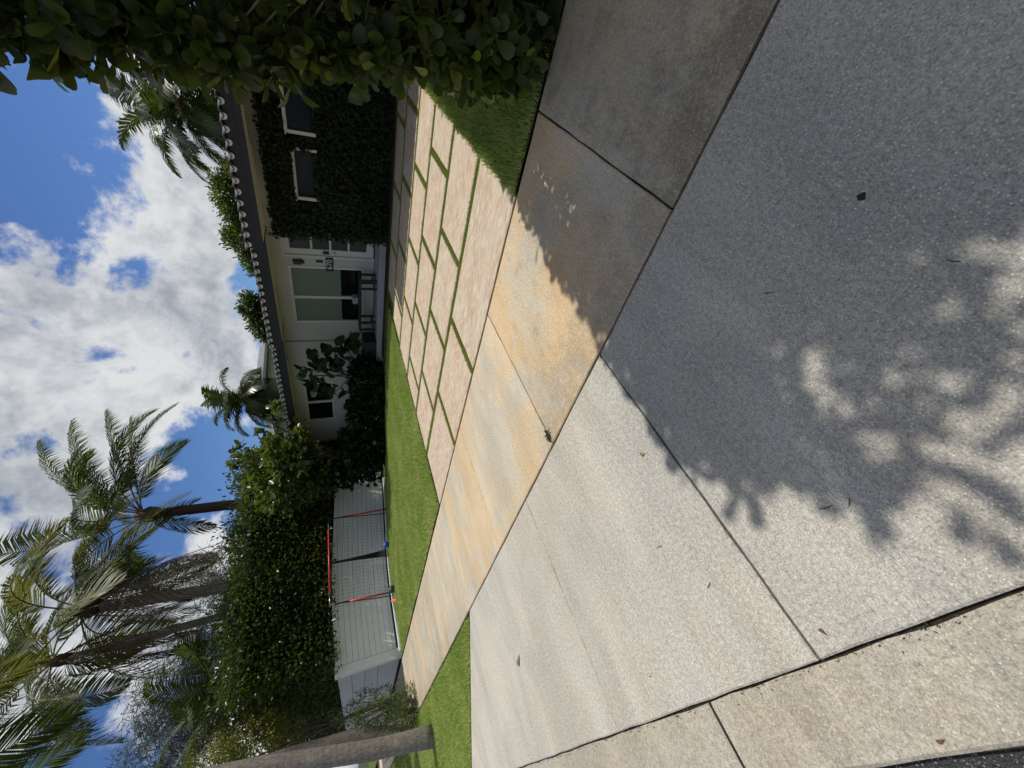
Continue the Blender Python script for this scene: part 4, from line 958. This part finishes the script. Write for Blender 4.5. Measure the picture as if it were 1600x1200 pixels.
def spray_pts(n):
    # long shoots standing out of the clipped top on the street side
    P = []; D = []
    roots = [((2.9, .18, 4.55), (-.2, .13, .2)), ((2.8, -.05, 4.7), (-.26, .04, .2)), ((2.8, -.3, 4.8), (-.3, .1, .2)), ((3.0, .32, 4.4), (-.1, .2, .2)), ((3.3, .3, 4.5), (-.1, .15, .2)), ((3.7, .25, 4.6), (-.1, .12, .25)), ((2.75, -.6, 4.8), (-.3, .1, .2))]
    for i in range(n):
        r, d = roots[i % len(roots)]; t = rng.uniform(0, 1)
        P.append(np.array(r) + np.array(d) * t + rng.normal(0, .035, 3)); D.append(np.array(d) + np.array([0, 0, .2]))
    return np.array(P), norm(np.array(D))
leafP = []; leafD = []; leafU = []; leafS = []
stems = MB(); ns = 0
for kind, n in (('front', 830), ('corner', 270), ('left', 1700), ('top', 880), ('in', 700), ('spray', 110), ('crest', 380)):
    P, D = surf_pts(n, kind) if kind != 'spray' else spray_pts(n)
    for p, dd in zip(P, D):
        ax = Vector(dd) + Vector(rng.normal(0, .42, 3)) + Vector((0, 0, .35)); ax.normalize()
        if kind != 'top' and p[2] > 0.25 and rng.uniform() < .22: ax = (ax + Vector((0, 0, -.75))).normalized()
        ref = Vector((0, 0, 1)) if abs(ax.z) < .9 else Vector((1, 0, 0))
        a = ax.cross(ref).normalized(); b = ax.cross(a).normalized(); ph = rng.uniform(0, math.pi)
        npairs = 3 if kind in ('front', 'corner') else 2
        Ls = rng.uniform(.10, .15)
        if kind in ('front', 'corner') and ns < 1100:
            stems.tube([Vector(p) - ax * Ls * 2.2 + Vector((0, 0, -.03)), Vector(p), Vector(p) + ax * Ls * .7], [.0055, .0045, .003], 4, False); ns += 1
        for k in range(npairs):
            an = ph + k * math.pi / 2
            s_ = a * math.cos(an) + b * math.sin(an)
            bp = Vector(p) + ax * (Ls * .75 * (k / max(1, npairs - 1)) - .02)
            for sg_ in (1, -1):
                dv = (s_ * sg_ * (0.95 - 0.22 * k) + ax * (.45 + .3 * k) + Vector(rng.normal(0, .18, 3))).normalized()
                leafP.append(bp + dv * .012); leafD.append(dv); leafU.append((ax + Vector(rng.normal(0, .25, 3))).normalized()); leafS.append(rng.uniform(.5, 1.22) * (1 - .12 * k))
MB().prism([(3.4, -2.0), (8.3, -2.0), (8.3, .0), (4.4, .0), (3.9, .2), (3.4, .2)], .25, 1.3).prism([(3.05, -2.0), (8.3, -2.0), (8.3, .0), (4.4, .0), (3.9, .22), (3.2, .22), (3.05, .1)], 1.301, 4.6).build('shadow_core', M['core'], ch)['kind'] = 'stuff'  # solid dark block added unseen inside the hedge to close up its shadow
stems.build('twigs', M['clusia_stem'], ch)['kind'] = 'stuff'
LV, LF = obleaf(0.15, 0.094, False, 8, 0.22, 0.10)
leaf_me = bpy.data.meshes.new('leaf'); leaf_me.from_pydata(LV, [], LF); leaf_me.update(); leaf_me.materials.append(M['clusia'])
for p in leaf_me.polygons: p.use_smooth = True
Pn = np.array([tuple(p) for p in leafP])
# the leaves that show largest in the photograph: near the camera on the lit outer skin
vecs = Pn - np.array([0, 0, 1.5]); dist = np.linalg.norm(vecs, axis=1)
Rm = np.array([[_r.x, _r.y, _r.z], [_u.x, _u.y, _u.z], [_f.x, _f.y, _f.z]])
cc = vecs @ Rm.T; px = 800 + 637 * cc[:, 0] / cc[:, 2]; py = 600 - 637 * cc[:, 1] / cc[:, 2]
inside = (cc[:, 2] > 0.2) & (px > -30) & (px < 1600) & (py > -30) & (py < 400)
# keep the front-most leaf in each small patch of view
order = np.argsort(dist); taken = set(); chosen = []
for i in order:
    if not inside[i]: continue
    key = (int(px[i] // 17), int(py[i] // 17))
    if key in taken: continue
    taken.add(key); chosen.append(i)
    if len(chosen) >= 300: break
chosen_set = set(chosen)
for i in chosen:
    o = bpy.data.objects.new('leaf', leaf_me); link(o, ch); o.matrix_world = orient(leafD[i], leafU[i], leafP[i], leafS[i])
rest = [i for i in range(len(leafP)) if i not in chosen_set]
LVa = np.array(LV); LFa = np.array(LF)
LVs, LFs = obleaf(0.15, 0.094, False, 5, 0.22, 0.10); LVs = np.array(LVs); LFs = np.array(LFs)
Dm = np.array([tuple(leafD[i]) for i in rest]); Um = np.array([tuple(leafU[i]) for i in rest]); Pm = np.array([tuple(leafP[i]) for i in rest]); Sm = np.array([leafS[i] for i in rest])
Ym = norm(np.cross(Um, Dm)); Zm = np.cross(Dm, Ym)
V = Pm[:, None, :] + Sm[:, None, None] * (LVs[None, :, 0:1] * Dm[:, None, :] + LVs[None, :, 1:2] * Ym[:, None, :] + LVs[None, :, 2:3] * Zm[:, None, :])
F = (np.arange(len(rest))[:, None, None] * len(LVs) + LFs[None]).reshape(-1, 4)
fo = bpy.data.objects.new('foliage', nmesh('foliage', V.reshape(-1, 3), F, M['clusia'], True)); link(fo, ch); fo['kind'] = 'stuff'
for k in range(9):
    x = 3.5 + .6 * k; MB().tube([(x, -.5, -.05), (x + random.uniform(-.1, .1), -.45, 1.5), (x + random.uniform(-.2, .2), -.4 + random.uniform(-.2, .2), 3.2), (x, -.4, 4.3)], [.045, .035, .025, .01], 6).build('trunk', M['wood'], ch, True)

# ------------------------------------------------------------------ small things lying on the concrete
def flat_leaf(label, x, y, L, wd, mt, az, cat='leaf', z=0.001, curl=.35, group=None):
    vs, fs = obleaf(L, wd, False, 6, curl, -0.05)
    vs = [(a, b, c + .004) for a, b, c in vs]
    o = MB().add(vs, fs).build('fallen_leaf', mt, None, True); o.location = (x, y, z); o.rotation_euler = (0, 0, R(az)); tag(o, label, cat, group); return o
flat_leaf('green fallen leaf on the pale apron slab near the verge', 0.64, 4.42, .15, .045, M['leaf_green'], 118)
flat_leaf('small curled brown leaf in the middle of the apron', 0.87, 1.51, .035, .022, M['leaf_brown'], 60, curl=.9)
flat_leaf('red brown leaf bit beside the gutter joint', -0.08, 1.27, .026, .016, M['leaf_red'], 20)
flat_leaf('tiny red brown leaf on the beige gutter slab', -0.38, 1.17, .024, .012, M['leaf_red'], 100, z=-.010)
sp = MB().prism([(.013 * math.cos(t) * (1 + .3 * math.sin(3 * t)), .011 * math.sin(t) * (1 + .25 * math.cos(4 * t)), 0)[:2] for t in np.linspace(0, 2 * math.pi, 15)[:-1]], 0, .004)
o = sp.build('tar_spot', M['stain'], loc=(0.82, 0.15, -.0025)); tag(o, 'black blotch on the shaded apron slab', 'spot')
for lab, x, y, L, az in (('straight dark twig at the edge of the dappled shade', .225, .945, .05, 75), ('thin bent twig beyond the dappled shade', .20, .87, .03, 130), ('short dark twig alone in the shaded apron', .87, .52, .045, 40), ('fine twig on the sunlit middle apron slab', .49, 1.80, .045, 75), ('tiny dark twig by the slab joint on the left apron', .23, 1.64, .04, 110), ('short twig close to the gutter on the second slab', .04, 2.43, .03, 80), ('thin pale twig on the shaded slab close to the camera', .51, .19, .03, 20)):
    a = R(az); dx, dy = math.cos(a) * L / 2, math.sin(a) * L / 2
    o = MB().tube([(-dx, -dy, .002), (dx * .1 - dy * .1, dy * .1 + dx * .1, .004), (dx, dy, .002)], [.0012, .0016, .0008], 5).build('twig', M['twig'], loc=(x, y, .0005)); tag(o, lab, 'twig', 'twigs on the apron')
# weed and dirt in the sidewalk corner joint
wd_ = tag(empty('joint_weed'), 'dark dried weed and dirt at the sidewalk joint corner', 'weed')
bm = MB()
for k in range(26):
    a = random.uniform(0, 6.28); r = random.uniform(.01, .05); x, y = 1.60 + random.gauss(0, .025), 2.27 + random.gauss(0, .022)
    bm.tube([(x, y, 0), (x + r * .5 * math.cos(a), y + r * .5 * math.sin(a), .012), (x + r * math.cos(a), y + r * math.sin(a), .006)], [.003, .0025, .001], 4)
bm.build('stems', M['twig'], wd_)
MB().prism([(1.60 + (.05 * math.cos(t)) * (1 + .3 * math.sin(5 * t)), 2.265 + .022 * math.sin(t) * (1 + .3 * math.cos(3 * t))) for t in np.linspace(0, 2 * math.pi, 17)[:-1]], -.005, .006).build('dirt', M['soil'], wd_)
# crumbs of soil and leaf litter along the gutter joint
n = 520
P = np.stack([-.149 + rng.normal(0, .012, n), rng.uniform(-.5, 8, n), np.full(n, -.012)], 1)
Dv = rng.normal(0, 1, (n, 3)); Dv[:, 2] = np.abs(Dv[:, 2]) * .5
o = leafobj('joint_litter', P, Dv, 0.012, M['twig'], None, aspect=.4, jit=.3); tag(o, 'dark crumbs of litter along the gutter joint', 'litter', kind='stuff')
